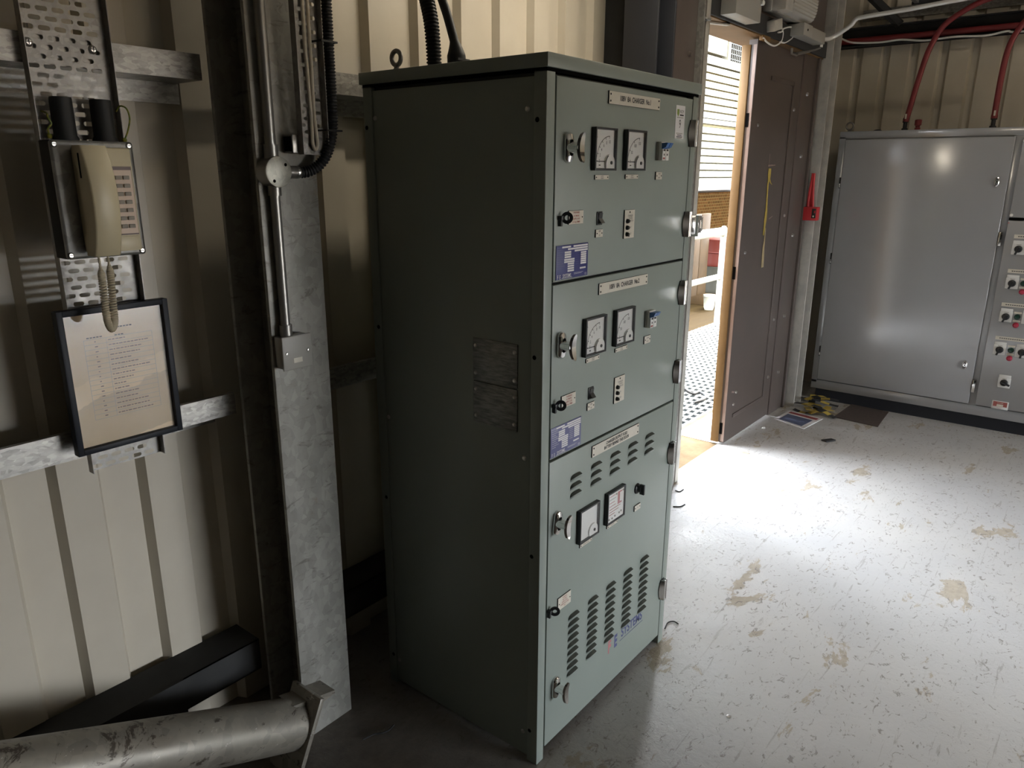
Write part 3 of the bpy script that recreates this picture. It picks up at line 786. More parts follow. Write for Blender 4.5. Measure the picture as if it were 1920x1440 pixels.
# glands and cables leaving the lid
b = MB(); b.lathe([(.022, 0), (.022, .012), (.018, .014), (.018, .026), (0, .029)], (.155, .372, 1.8), Z, 'black', 24); b.obj('cable_gland', cab, label='capped black cable gland')
b = MB(); b.lathe([(.024, 0), (.024, .012), (.019, .018)], (.15, .470, 1.8), Z, 'black', 20); b.obj('cable_gland', cab)
P, rr = corrugated([(.15, .470, 1.805), (.15, .472, 1.87), (.152, .482, 1.94), (.156, .508, 2.01), (.162, .555, 2.09), (.17, .62, 2.18), (.18, .70, 2.32), (.18, .74, 2.6), (.18, .75, 3.25)], .0165, .020, .0085)
b = MB(); b.tube(P, rr, 'rubber', 14); b.obj('flexible_conduit', label='black ribbed hose rising from the top of the green cabinet', cat='hose')
b = MB(); Pc = catmull([(.15, .392, 1.80), (.15, .392, 1.835), (.15, .396, 1.865), (.15, .407, 1.90), (.152, .430, 1.955), (.156, .465, 2.02), (.168, .53, 2.11), (.195, .62, 2.24), (.235, .68, 2.45), (.25, .70, 3.25)], 8)
rr = [(.0235 if p.z < 1.842 else max(.0115, .0235-(p.z-1.842)*.35)) for p in Pc]
b.tube(Pc, rr, 'rubber', 16); b.box(.128, .172, .366, .374, 1.828, 1.833, 'rubber'); b.obj('power_cable', label='smooth black cable with tapered boot rising from the green cabinet top', cat='cable')

# ------------------------------------------------------------------ left wall: tray, telephone, frame
def perforated(b, x0, x1, z0, z1, y, k, pitch_x, pitch_z, sl, sh, fl, t=.0015, offs=0.):
    """tray base with real slots, staggered rows, two flanges"""
    rows = int((z1-z0)/pitch_z)
    for r in range(rows):
        za = z0+r*pitch_z; zb = za+pitch_z; zc = (za+zb)/2
        xs = []; st = x0+.012+(pitch_x/2 if r % 2 else 0)-pitch_x*.25
        q = st
        while q+sl < x1-.004:
            if q > x0+.004: xs.append((q, q+sl))
            q += pitch_x
        cur = x0
        z_lo, z_hi = zc-sh/2, zc+sh/2
        b.face([(x0, y, za), (x1, y, za), (x1, y, z_lo), (x0, y, z_lo)], k); b.face([(x0, y, z_hi), (x1, y, z_hi), (x1, y, zb), (x0, y, zb)], k)
        for a, c in xs:
            b.face([(cur, y, z_lo), (a, y, z_lo), (a, y, z_hi), (cur, y, z_hi)], k); cur = c
            # rounded slot ends
            rr = sh/2
            for sx_, xe in ((1, a), (-1, c)):
                for sz in (1, -1):
                    pts = [(xe, y, zc+sz*rr)]+[(xe+sx_*rr*(1-math.sin(t_)), y, zc+sz*rr*math.cos(t_)) for t_ in (0, .5, 1.0, PI/2)]
                    pts[1] = (xe+sx_*rr, y, zc+sz*rr)
                    b.face(pts, k)
        b.face([(cur, y, z_lo), (x1, y, z_lo), (x1, y, z_hi), (cur, y, z_hi)], k)
    zt = z0+rows*pitch_z
    b.box(x0-t, x0, y-fl, y+t, z0, zt, k); b.box(x1, x1+t, y-fl, y+t, z0, zt, k)
t = thing('cable_tray', 'perforated galvanised tray running down behind the cream telephone', 'cable tray', (-.64, .733, .90))
b = MB(); perforated(b, -.7215, -.5595, .905, 2.9, .7325, 'galv_tray', .0300, .0176, .0225, .0090, .022); b.obj('tray', t)
for x in (-.709, -.589):
    b = MB(); b.lathe([(0, .006), (.005, .0055), (.0085, .001), (.009, 0)], (x, .7325, 1.7995), (0, -1, 0), 'screw', 16)
    b.box(x-.005, x+.005, .7255, .7270, 1.799, 1.8002, 'debris'); b.box(x-.0006, x+.0006, .7255, .7270, 1.795, 1.804, 'debris'); b.obj('screw', t, label='steel cross head screw')

t = thing('terminal_box', 'dull galvanised box on the perforated tray, carrying the cream telephone', 'box', (-.65, .70, 1.386))
b = MB(); b.box(-.7285, -.5695, .662, .7095, 1.386, 1.617, 'dark_steel', .003); b.obj('body', t)
b = MB(); b.box(-.7285, -.5695, .656, .662, 1.386, 1.617, 'galv', .006, seg=3); b.obj('lid', t)
for x in (-.721, -.577):
    for z in (1.394, 1.609):
        b = MB(); b.lathe([(0, .003), (.004, .0028), (.0065, 0)], (x, .656, z), (0, -1, 0), 'screw', 12); b.box(x-.004, x+.004, .6525, .6532, z-.0006, z+.0006, 'debris'); b.obj('screw', t)
for x in (-.681, -.605):
    b = MB(); b.lathe([(.0, .082), (.0195, .082), (.0205, .078), (.021, .01), (.024, .004), (.024, 0)], (x, .695, 1.617), Z, 'rubber', 24); b.obj('sleeve', t, label='fat black rubber cable sleeve')
b = MB(); b.box(-.5695, -.552, .69, .70, 1.556, 1.564, 'black', .002); b.obj('plug', t, label='small black plug')

ph = thing('telephone', 'cream wall telephone with handset and key panel, mounted on a galvanised box', 'telephone', (-.64, .64, 1.395))
b = MB(); b.box(-.693, -.588, .628, .6555, 1.398, 1.604, 'phone', .004, seg=3)
b.box(-.640, -.593, .6265, .629, 1.398, 1.428, 'phone', .001); b.obj('base', ph)
# key panel
b = MB(); kx0, kx1, kz0, kz1 = -.630, -.5935, 1.4335, 1.5665
b.box(kx0-.004, kx1+.001, .6265, .6285, kz0-.003, kz1+.001, 'phone_trim'); b.box(kx0-.004, kx1, .6255, .627, kz0, kz1-.006, 'phone_lbl'); b.obj('key_panel', ph, label='pinkish key panel')
b = MB(); z = 1.546
kp = [o for o in COL.objects if o.name == 'key_panel'][0]
for r in range(7):
    for cx in (-.6215, -.606):
        q = MB(); q.box(cx-.0062, cx+.0062, .6215, .6256, z-.0042, z+.0035, 'phone_key', .0008); q.obj('key', kp, label='grey push key')
    z -= .0162
b.bm.free()
# handset: bowed bar along the left of the base
N = 24; rows = []
for i in range(N+1):
    u = i/N; z = 1.6065-.213*u
    bow = math.sin(u*PI)**.8
    yf = .598-.026*bow if u < .86 else .598-.026*bow
    yb = .632 if (u < .18 or u > .80) else .620
    xl, xr = -.699, -.648
    e = .004
    rows.append([(xl, yb, z), (xl, yf+e, z), (xl+e*.4, yf+e*.4, z), (xl+e, yf, z), (xr-e, yf, z), (xr-e*.4, yf+e*.4, z), (xr, yf+e, z), (xr, yb, z)])
b = MB(); R_ = b.strip(rows, 'phone', True); i0 = b.mi('phone')
for q in (R_[0], R_[-1]): f = b.bm.faces.new(q); f.material_index = i0
b.box(-.7005, -.6985, .606, .609, 1.545, 1.592, 'hole'); b.obj('handset', ph)
b = MB(); coil = []
def coilpath(cx, cy, z0, z1, turns, r=.0075):
    n = turns*12; return [(cx+math.cos(2*PI*i/12)*r, cy+math.sin(2*PI*i/12)*r, z0+(z1-z0)*i/n) for i in range(n+1)]
axis = catmull([(-.683, .622, 1.398), (-.684, .618, 1.37), (-.685, .616, 1.345), (-.687, .614, 1.30), (-.688, .612, 1.262), (-.682, .612, 1.243), (-.674, .612, 1.258), (-.672, .612, 1.30), (-.668, .615, 1.345), (-.663, .625, 1.375), (-.660, .635, 1.400)], 14)
L = len(axis); pts = []; turns = 84
for i in range(turns*10+1):
    s = i/(turns*10)*(L-1); j = min(int(s), L-2); c = axis[j].lerp(axis[j+1], s-j); d = (axis[j+1]-axis[j]).normalized()
    u = d.cross(Y).normalized(); w = d.cross(u); a = 2*PI*i/10; fr = i/(turns*10)
    r = .0056*min(1, max(.05, (fr-.10)*18))*min(1, max(.05, (.90-fr)*18)); pts.append(c+(u*math.cos(a)+w*math.sin(a))*r)
b.tube(pts, .0023, 'cord', 6); b.obj('coiled_cord', ph, label='coiled cream handset cord')

for nm, pts, lb in (('earth_wire', [(-.563, .70, 1.622), (-.556, .695, 1.64), (-.551, .69, 1.665), (-.555, .69, 1.685), (-.563, .70, 1.69), (-.567, .712, 1.68)], 'thin green and yellow earth wire looped at right top of the galvanised box'),
                    ('earth_wire', [(-.709, .70, 1.625), (-.713, .692, 1.638), (-.707, .688, 1.648), (-.711, .69, 1.66), (-.708, .70, 1.668), (-.712, .715, 1.672)], 'crumpled green and yellow earth wire at left top of the galvanised box')):
    b = MB(); b.tube(catmull(pts, 8), .0018, 'earth', 8); b.lathe([(.004, -.004), (.0055, 0), (.004, .004)], pts[0], Z, 'earth', 10); b.obj(nm, label=lb, cat='wire')

fr = thing('picture_frame', 'black framed faded document hanging on the tray below the telephone', 'frame', (-.64, .71, .96))
fx0, fx1, fz0, fz1 = -.7555, -.5195, .9605, 1.2785; w = .0125
b = MB()
b.box(fx0, fx0+w, .699, .722, fz0, fz1, 'frame', .001); b.box(fx1-w, fx1, .699, .722, fz0, fz1, 'frame', .001)
b.box(fx0+w, fx1-w, .699, .722, fz0, fz0+w, 'frame', .001); b.box(fx0+w, fx1-w, .699, .722, fz1-w, fz1, 'frame', .001); b.box(fx0+.003, fx1-.003, .716, .722, fz0+.003, fz1-.003, 'frame')
b.obj('moulding', fr)
b = MB(); b.box(fx0+w, fx1-w, .713, .715, fz0+w, fz1-w, 'paper')
lx0, lx1 = -.7055, -.558; y = .7127
def hl(z, x0=lx0, x1=lx1, t=.0004): b.face([(x0, y, z-t), (x1, y, z-t), (x1, y, z+t), (x0, y, z+t)], 'greybox')
def vl(x, z0, z1, t=.0004): b.face([(x-t, y, z0), (x+t, y, z0), (x+t, y, z1), (x-t, y, z1)], 'greybox')
top, bot = 1.2085, 1.030
for i in range(17): hl(top-(top-bot)*i/16)
vl(lx0, bot, top); vl(lx1, bot, top); vl(-.659, bot, top)
random.seed(3)
for i in range(16):
    zc = top-(top-bot)*(i+.5)/16; xx = -.655
    lim = xx+random.uniform(.02, .085)
    while xx < lim:
        ww = random.uniform(.003, .009); b.box(xx, xx+ww, y, y+.0003, zc-.0011, zc+.0011, 'phone_trim'); xx += ww+.002
    b.box(-.684, -.684+random.choice((.003, .006)), y, y+.0003, zc-.0011, zc+.0011, 'phone_trim')
for x0, x1, z in ((-.699, -.665, 1.2125), (-.640, -.605, 1.2285), (-.64, -.62, 1.211)):
    xx = x0
    while xx < x1: b.box(xx, xx+.005, y, y+.0003, z-.0013, z+.0013, 'ink'); xx += .0068
b.obj('document', fr, label='aged typed table on cream paper')
b = MB(); b.box(fx0+w, fx1-w, .7065, .708, fz0+w, fz1-w, 'glass'); b.obj('glass', fr)

fr.location.y -= .0115
# ------------------------------------------------------------------ things on the column
cd = thing('conduit_run', 'upper steel conduit running down the column into the round junction box', 'conduit', (-.305, .55, 1.56))
b = MB(); b.cyl((-.308, .548, 1.585), (-.308, .548, 3.2), .0125, 'conduit', 24); b.obj('pipe', cd)
b = MB(); b.cyl((-.308, .548, 1.580), (-.308, .548, 1.618), .0160, 'conduit', 24); b.obj('coupling', cd)
jb = thing('junction_box', 'round conduit box with bright zinc lid on the galvanised column', 'junction box', (-.306, .567, 1.558))
b = MB(); b.cyl((-.306, .5665, 1.558), (-.306, .531, 1.558), .034, 'conduit', 40); b.cyl((-.276, .548, 1.558), (-.245, .548, 1.557), .0145, 'conduit', 20); b.obj('body', jb)
b = MB(); b.lathe([(.034, 0), (.0345, .0015), (.034, .004), (.032, .005), (0, .005)], (-.306, .531, 1.558), (0, -1, 0), 'zinc_lid', 48)
for a in (40, 235): 
    c = V((-.306+math.cos(math.radians(a))*.0245, .5258, 1.558+math.sin(math.radians(a))*.0245)); b.cyl(c, c+V((0, .002, 0)), .0038, 'hole', 14)
b.obj('lid', jb, label='bright mottled zinc lid')
b = MB(); b.lathe([(.0125, 0), (.0145, .003), (.0145, .010), (.0125, .012), (.0125, .017)], (-.249, .548, 1.557), X, 'screw', 16); b.obj('gland', jb, label='bright steel gland')
P, rr = corrugated([(-.232, .546, 1.5565), (-.212, .540, 1.560), (-.19, .530, 1.574), (-.173, .520, 1.600), (-.160, .512, 1.65), (-.1575, .510, 1.72), (-.1575, .510, 1.82), (-.157, .510, 1.94), (-.157, .51, 2.2), (-.157, .51, 3.2)], .0108, .0132, .0072)
b = MB(); b.tube(P, rr, 'rubber', 14); b.obj('flexible_conduit', label='black ribbed hose curving from round junction box up beside the narrow tray', cat='hose')
cd = thing('conduit_run', 'short lower steel conduit between round junction box and square switch box', 'conduit', (-.305, .55, 1.2))
b = MB(); b.cyl((-.306, .549, 1.18), (-.306, .549, 1.535), .0115, 'conduit', 24); b.obj('pipe', cd)
for z0, z1 in ((1.505, 1.528), (1.174, 1.202)):
    b = MB(); b.cyl((-.306, .549, z0), (-.306, .549, z1), .0152, 'conduit', 24); b.obj('coupling', cd)
sb = thing('switch_box', 'square grey blank plated metal box on the column below the conduit', 'box', (-.292, .55, 1.093))
b = MB(); b.box(-.331, -.2535, .533, .5665, 1.095, 1.174, 'conduit', .003); b.obj('body', sb)
b = MB(); b.box(-.3345, -.2500, .5275, .533, 1.0925, 1.1765, 'greybox', .0025, seg=3); b.obj('cover', sb)
for x in (-.323, -.2615):
    b = MB(); b.lathe([(0, .003), (.003, .0025), (.0045, 0)], (x, .5275, 1.135), (0, -1, 0), 'screw', 12); b.obj('screw', sb)
b = MB(); b.box(-.305, -.280, .5268, .5276, 1.109, 1.121, 'label'); b.obj('label', sb, label='torn cream label')

t = thing('cable_tray', 'narrow perforated tray on the column front with a looped white cable', 'cable tray', (-.21, .526, 1.597))
b = MB(); perforated(b, -.2455, -.1745, 1.597, 3.2, .5265, 'galv_tray', .0225, .0145, .0155, .0078, .018); b.obj('tray', t)
b = MB(); b.box(-.262, -.155, .5285, .5665, 1.60, 1.641, 'conduit', .002); b.box(-.2625, -.262, .533, .562, 1.604, 1.637, 'hole'); b.obj('bracket', t)
b = MB(); pts = catmull([(-.2165, .5195, 3.2), (-.2165, .5195, 1.95), (-.2155, .5195, 1.80), (-.2125, .5195, 1.70), (-.2125, .5195, 1.645), (-.213, .519, 1.622), (-.207, .519, 1.609), (-.1995, .519, 1.620), (-.2005, .5195, 1.645), (-.2035, .5195, 1.70), (-.2025, .5195, 1.80), (-.2025, .5195, 1.95), (-.2005, .5195, 3.2)], 10)
b.tube(pts, .0043, 'whitecable', 10); b.obj('white_cable', label='off-white cable doubled back in a loop on the narrow tray', cat='cable')
for z in (1.845, 1.652):
    b = MB(); b.box(-.192, -.144, .493, .4955, z-.002, z+.002, 'black'); b.box(-.192, -.189, .493, .526, z-.002, z+.002, 'black'); b.box(-.1475, -.1445, .495, .526, z-.002, z+.002, 'black')
    b.obj('cable_tie', label='black cable tie on the ribbed hose, %s on the narrow tray' % ('higher' if z > 1.8 else 'lower'), cat='cable tie', group='cable ties')
# ------------------------------------------------------------------ far grey control panel
cp = thing('control_panel', 'wide grey control panel with a large blank door and rows of switches', 'control panel', (4.2, -.5, 0))
PX = 3.98; PY0, PY1 = -2.3, .527
b = MB(); b.box(PX+.03, PX+.40, PY0, PY1-.01, .086, 1.80, 'panel'); 
# front rim with openings is a flanged face
b.box(PX+.018, PX+.40, PY0, PY1, 1.775, 1.822, 'panel', .003); b.box(PX+.018, PX+.40, PY0, PY1, .086, .150, 'panel', .003)
b.box(PX+.018, PX+.05, .487, PY1, .13, 1.79, 'panel', .003); b.box(PX+.022, PX+.05, -.492, -.440, .13, 1.79, 'panel', .002)
b.obj('body', cp)
b = MB(); b.box(PX+.05, PX+.38, PY0, PY1-.03, 0, .088, 'plinth'); b.obj('plinth', cp, label='black recessed plinth')
bd = MB(); bd.box(PX, PX+.022, -.4495, .4835, .158, 1.770, 'panel', .004, seg=3); bd = bd.obj('door', cp)
for z in (1.50, 1.005, .36):
    b = MB(); b.box(PX+.004, PX+.022, .4825, .4945, z-.035, z+.035, 'dark_steel', .002); b.box(PX+.002, PX+.012, .485, .492, z-.03, z-.005, 'chrome', .001); b.obj('hinge', bd, label='small steel hinge')
for z in (1.516, .403):
    b = MB(); n = 16
    P_ = [(math.cos(a)*.013-.395, math.sin(a)*.028+z) for a in [2*PI*i/n for i in range(n)]]
    b.strip([[(PX, y, q) for y, q in P_], [(PX-.005, y, q) for y, q in P_], [(PX-.008, -.395+(y+.395)*.7, z+(q-z)*.8) for y, q in P_]], 'chrome', True)
    b.cyl((PX-.003, -.395, z), (PX-.010, -.395, z), .009, 'chrome', 16); b.cyl((PX-.009, -.395, z), (PX-.0105, -.395, z), .0045, 'debris', 12); b.obj('lock', bd, label='chrome quarter turn lock')
tp = MB(); tp.box(PX, PX+.022, -2.2, -.488, 1.315, 1.770, 'panel', .004, seg=3)
tp = tp.obj('door', cp)
for z in (1.745, 1.328):
    b = MB(); b.lathe([(.009, 0), (.009, .004), (.006, .007), (0, .007)], (PX, -.497, z), (-1, 0, 0), 'white', 14); b.obj('lock', tp, label='white round fastener')
rd = MB(); rd.box(PX, PX+.022, -2.2, -.486, .158, 1.297, 'panel', .004, seg=3); rd.box(PX-.0006, PX, -.494, -.487, 1.279, 1.286, 'pinkink'); rd = rd.obj('door', cp)
b = MB(); b.box(PX+.003, PX+.02, -2.2, -.488, 1.299, 1.313, 'hole'); b.obj('seal', cp)
for z in (1.188, .275):
    b = MB(); b.box(PX-.004, PX+.02, -.470, -.453, z-.04, z+.04, 'chrome', .002); b.obj('hinge', rd, label='bright steel hinge')
def pswitch(y, z, ang):
    b = MB(); s = .033
    b.box(PX-.006, PX, y-s, y+s, z-s, z+s, 'white', .003); b.box(PX-.0075, PX-.002, y-s*.95, y+s*.95, z+s*.98, z+s*1.5, 'white', .003)
    b.box(PX-.0062, PX-.0058, y-.012, y+.012, z+s*.72, z+s*.82, 'greybox')
    b.lathe([(.021, 0), (.020, .006), (.015, .010), (0, .011)], (PX-.006, y, z), (-1, 0, 0), 'black', 20)
    mt = M.Translation((PX-.022, y, z)) @ M.Rotation(ang, 4, 'X')
    b.box(-.008, .008, -.0055, .0055, -.034, .014, 'black', .002, mt)
    return b.obj('rotary_switch', rd, label='black rotary switch on a white plate')
def plamp(y, z, k):
    b = MB(); b.lathe([(.0165, 0), (.0165, .004), (.013, .006), (.0125, .014), (.009, .018), (0, .019)], (PX, y, z), (-1, 0, 0), k, 20)
    b.box(PX-.003, PX, y-.019, y+.019, z+.019, z+.030, 'label'); return b.obj('pilot_lamp', rd, label='green pilot lamp' if k == 'lampgreen' else 'red pilot lamp')
def ptitle(y0, y1, z):
    b = MB(); b.box(PX-.003, PX, y1, y0, z-.011, z+.011, 'label'); 
    yy = y0-.02
    while yy > y1+.02:
        b.box(PX-.0034, PX-.003, yy-.008, yy, z-.0025, z+.0025, 'ink'); yy -= .011
    return b.obj('label_plate', rd, label='long white label strip')
for z, n2 in ((1.135, 1), (.933, 2), (.732, 2), (.527, 2)):
    pswitch(-.5625, z, .35); plamp(-.620, z+.004, 'lampgreen'); plamp(-.620, z-.046, 'lampred'); pswitch(-.677, z, .1)
    for y in (-.735,): plamp(y, z+.004, 'lampgreen'); plamp(y, z-.046, 'lampred')
    ptitle(-.530, -.78, z+.072)
pswitch(-.617, .327, -1.2)
b = MB(); b.box(PX-.0015, PX, -.662, -.574, .155, .207, 'white', .001); b.box(PX-.0022, PX-.0014, -.655, -.581, .172, .203, 'redink'); b.box(PX-.0026, PX-.002, -.635, -.601, .173, .186, 'label'); 
b.text('DANGER', (PX-.0026, -.618, .194), -Y, Z, .010, 'label', .8); b.text('ISOLATE BEFORE', (PX-.0026, -.618, .166), -Y, Z, .005, 'redink', .8); b.text('OPENING', (PX-.0026, -.618, .160), -Y, Z, .005, 'redink', .8)
b.obj('warning_label', rd, label='small red and white warning label')
b = MB(); c = V((4.15, .512, 1.862)); b.tube([c+V((0, math.cos(a)*.0225, math.sin(a)*.0225)) for a in [2*PI*i/24 for i in range(24)]], .006, 'conduit', 10, closed=True)
b.lathe([(.014, 0), (.014, .008), (.008, .012)], (4.15, .512, 1.822), Z, 'conduit', 14); b.obj('lifting_eye', cp, label='steel lifting eye')
b = MB(); b.lathe([(.03, 0), (.03, .004), (.015, .012), (0, .014)], (4.12, .33, 1.822), Z, 'dark_steel', 16); b.obj('plug', cp)
b = MB(); b.lathe([(.017, 0), (.017, .018), (.012, .02), (.014, .03), (.02, .034), (.02, .065), (.014, .068), (0, .068)], (4.15, .104, 1.822), Z, 'redhose', 14); b.obj('cable_gland', cp, label='dark red capped gland stub')
for y in (.178, -.305):
    b = MB(); b.lathe([(.018, 0), (.018, .016), (.012, .018), (.012, .05), (.017, .052), (.017, .075), (.014, .08)], (4.15, y, 1.822), Z, 'dark_steel', 14); b.obj('cable_gland', cp)
for lb, pts in (('dark red cable curving up from the grey control panel, nearer the door', [(4.15, .178, 1.88), (4.15, .162, 1.97), (4.15, .142, 2.10), (4.15, .115, 2.247), (4.15, .090, 2.33), (4.15, .045, 2.42), (4.15, -.04, 2.487), (4.15, -.167, 2.545), (4.15, -.35, 2.568), (4.15, -.8, 2.572)]),
                ('dark red cable curving up from the grey control panel, further from the door', [(4.15, -.305, 1.88), (4.15, -.305, 1.97), (4.15, -.306, 2.10), (4.15, -.315, 2.25), (4.15, -.345, 2.35), (4.15, -.41, 2.44), (4.15, -.55, 2.50), (4.15, -.9, 2.53)])):
    t = thing('red_cable', lb, 'cable', pts[0], group='red cables above the control panel')
    b = MB(); P = catmull(pts, 8); b.tube(P, .0165, 'redhose', 14); b.obj('sheath', t)
    b = MB(); b.tube([P[0], P[1], P[2]], [.018, .0185, .018], 'redhose', 14); b.box(4.131, 4.134, pts[0][1]-.006, pts[0][1]+.004, 1.895, 1.925, 'label'); b.obj('sleeve', t)

# things above the doorway
t = thing('door_operator', 'grey box fixed over the open doorway with a dark window', 'box', (2.29, .56, 2.248))
b = MB(); b.box(2.14, 2.435, .512, .612, 2.250, 2.41, 'greybox', .003); b.box(2.20, 2.41, .5115, .513, 2.345, 2.40, 'lamp_black'); b.cyl((2.138, .585, 2.33), (2.142, .585, 2.33), .006, 'hole', 10); b.obj('case', t)
b = MB(); b.box(2.24, 2.29, .60, .63, 2.228, 2.249, 'dark_steel', .003); b.prism([(2.27, .61), (2.265, .59), (2.02, .70), (2.03, .72)], 'z', 2.224, 2.230, 'light_trim'); b.obj('arm', t)
b = MB(); b.lathe([(.012, 0), (.012, .012), (.008, .016), (0, .016)], (2.425, .512, 2.335), (0, -1, 0), 'white', 14); b.obj('lamp', t, label='small white indicator')
t = thing('bulkhead_lamp', 'rectangular bulkhead lamp with ribbed white diffuser above the brown door', 'lamp', (2.93, .56, 2.36))
b = MB(); b.box(2.70, 3.22, .565, .612, 2.352, 2.58, 'greybox', .006); b.box(2.74, 3.16, .545, .575, 2.347, 2.362, 'greybox', .003); b.obj('body', t)
b = MB(); prof = [(.565, 2.352), (.520, 2.356)]
for i in range(25): prof.append((.492-(.004 if i % 2 else 0)+.02*abs(i/12-1)**3, 2.362+.18*i/24))
prof += [(.52, 2.548), (.565, 2.552)]
b.prism(prof, 'x', 2.82, 3.18, 'diffuser')
b.obj('diffuser', t, label='ribbed white diffuser')
b = MB(); b.box(2.71, 2.815, .495, .567, 2.352, 2.55, 'light_trim', .004); b.obj('end_cap', t)
t = thing('door_contact', 'small grey door contact block with thin white leads over the brown door', 'sensor', (2.76, .56, 2.25))
b = MB(); mt = M.Translation((2.765, .565, 2.292)) @ M.Rotation(-.25, 4, 'Y'); b.box(-.055, .055, -.022, .024, -.026, .026, 'light_trim', .004, mt); b.obj('block', t)
b = MB(); b.box(2.69, 2.79, .588, .612, 2.215, 2.245, 'tan', .003); b.obj('magnet', t)
b = MB(); b.tube(catmull([(2.69, .59, 2.226), (2.75, .588, 2.209), (2.84, .586, 2.205), (2.93, .586, 2.234), (2.952, .586, 2.274), (2.93, .585, 2.298), (2.868, .58, 2.312)], 8), .0042, 'white', 8); b.tube(catmull([(2.85, .575, 2.27), (2.915, .58, 2.283), (2.945, .582, 2.302), (3.037, .584, 2.322), (3.105, .585, 2.322), (3.112, .586, 2.285), (3.01, .588, 2.243), (2.93, .59, 2.234)], 8), .0042, 'white', 8); b.obj('lead', t, label='thin white lead')
t = thing('junction_box', 'pale grey square junction box above the brown door beside the pale column', 'junction box', (3.3, .56, 2.25))
b = MB(); b.box(3.06, 3.46, .520, .612, 2.281, 2.342, 'greybox', .004); b.obj('body', t)
b = MB(); b.box(3.06, 3.20, .512, .522, 2.281, 2.342, 'greybox', .003); b.cyl((3.12, .512, 2.312), (3.12, .510, 2.312), .006, 'hole', 10); b.obj('lid', t)
t = thing('door_stay', 'thin steel door stay arm across the top of the brown door', 'door stay', (3.35, .60, 2.2))
b = MB(); b.tube([(3.60, .592, 2.285), (3.50, .592, 2.262), (3.21, .592, 2.208)], .009, 'conduit', 10); b.obj('arm', t)
b = MB(); b.box(3.13, 3.22, .588, .60, 2.196, 2.204, 'screw', .002); b.box(3.13, 3.14, .588, .60, 2.196, 2.23, 'screw', .002); b.obj('hook', t)
b = MB(); b.lathe([(.016, 0), (.018, .004), (.018, .028), (.013, .032), (.013, .04), (.017, .042), (.017, .052), (0, .054)], (3.60, .592, 2.288), Z, 'white', 16); b.obj('fitting', t, label='white fitting')
b = MB(); b.tube(catmull([(3.46, .566, 2.322), (3.60, .566, 2.330), (3.68, .545, 2.350), (3.70, .46, 2.405), (3.70, .43, 2.438), (3.70, .385, 2.447), (3.70, .158, 2.460), (3.70, -.054, 2.476), (3.70, -.6, 2.515)], 8), .0125, 'conduit_bright', 14)
b.obj('conduit_run', label='bright bent conduit running from the pale junction box along under the roof', cat='conduit')
b = MB(); b.tube(catmull([(4.3, .75, 2.465), (4.36, .70, 2.445), (4.36, .615, 2.410), (4.36, .447, 2.396), (4.36, .318, 2.400), (4.36, .175, 2.382), (4.36, .012, 2.388), (4.36, -.16, 2.378), (4.36, -.27, 2.392), (4.36, -.353, 2.382), (4.36, -.9, 2.38), (4.36, -2.5, 2.39)], 8), .006, 'white', 8)
b.obj('white_cable', label='thin white cable sagging along the high dark beam over the control panel', cat='cable')
b = MB(); b.tube([(4.41, .72, 2.425), (4.41, -3.0, 2.425)], .02, 'redhose', 14); b.obj('red_pipe', label='dark red pipe along the high dark beam above the control panel', cat='pipe')
b = MB(); b.box(4.43, 4.47, -4, .86, 2.385, 2.50, 'dark_steel', .003); b.box(4.38, 4.47, -4, .86, 2.385, 2.392, 'dark_steel'); b.box(4.39, 4.47, -4, .86, 2.50, 2.507, 'dark_steel'); b.obj('eaves_beam', label='dark steel beam across the far wall above the control panel', cat='beam')
t = thing('cable_ladder', 'dark cable ladder carrying cables high above the control panel', 'cable ladder', (4.3, -1, 2.6))
b = MB(); b.box(4.02, 4.035, -4, .28, 2.60, 2.66, 'dark_steel', .002); b.box(4.34, 4.355, -4, .28, 2.60, 2.66, 'dark_steel', .002)
y = .25
while y > -4: b.box(4.035, 4.34, y-.012, y+.012, 2.605, 2.625, 'galv'); y -= .3
b.obj('ladder', t)
b = MB(); b.box(4.46, 4.472, -4, .6, 2.55, 2.62, 'galv_rail'); b.box(4.44, 4.472, -4, .6, 2.72, 2.80, 'dark_steel'); b.obj('wall_rail', label='high grey rail on the far wall above the dark beam', cat='rail')
b = MB(); b.box(4.12, 4.25, .62, .86, 0, CEIL, 'dark_steel', .003); b.box(4.25, 4.30, .70, .72, 0, CEIL, 'dark_steel') ; b.obj('corner_post', label='dark steel post in the far corner beside the grey control panel', cat='post')
bpy.data.objects.remove([o for o in COL.objects if o.name == 'corner_post'][0])
b = MB(); 
for (p, q) in (((4.2, .80, 2.95), (4.42, .35, 2.50)),):
    b.tube([p, q], .03, 'dark_steel', 6)
b.obj('brace', label='short dark diagonal brace in the top far corner', cat='brace')

# fire alarm call point by the pale column
t = thing('call_point', 'red fire alarm call point beside the pale column', 'call point', (3.68, .56, 1.27))
b = MB(); b.box(3.66, 3.722, .518, .606, 1.268, 1.353, 'red', .004); b.box(3.722, 3.73, .53, .60, 1.28, 1.34, 'dark_steel'); b.obj('case', t)
b = MB(); b.box(3.6585, 3.661, .523, .549, 1.283, 1.343, 'lamp_black', .001); b.box(3.6575, 3.6586, .533, .541, 1.29, 1.30, 'label'); b.box(3.6575, 3.6586, .527, .535, 1.315, 1.33, 'red'); b.obj('glass', t, label='dark window')
b = MB()
for dy, dx in ((.022, 0), (.006, .008), (-.010, .002)):
    b.tube(catmull([(3.695+dx, .568+dy, 1.35), (3.695+dx, .572+dy*.75, 1.42), (3.697+dx*.5, .574+dy*.4, 1.50), (3.70, .575+dy*.2, 1.56)], 6), [.0085]*19, 'red', 10)
b.obj('red_cable', label='bundle of red cables rising from the red call point', cat='cable')

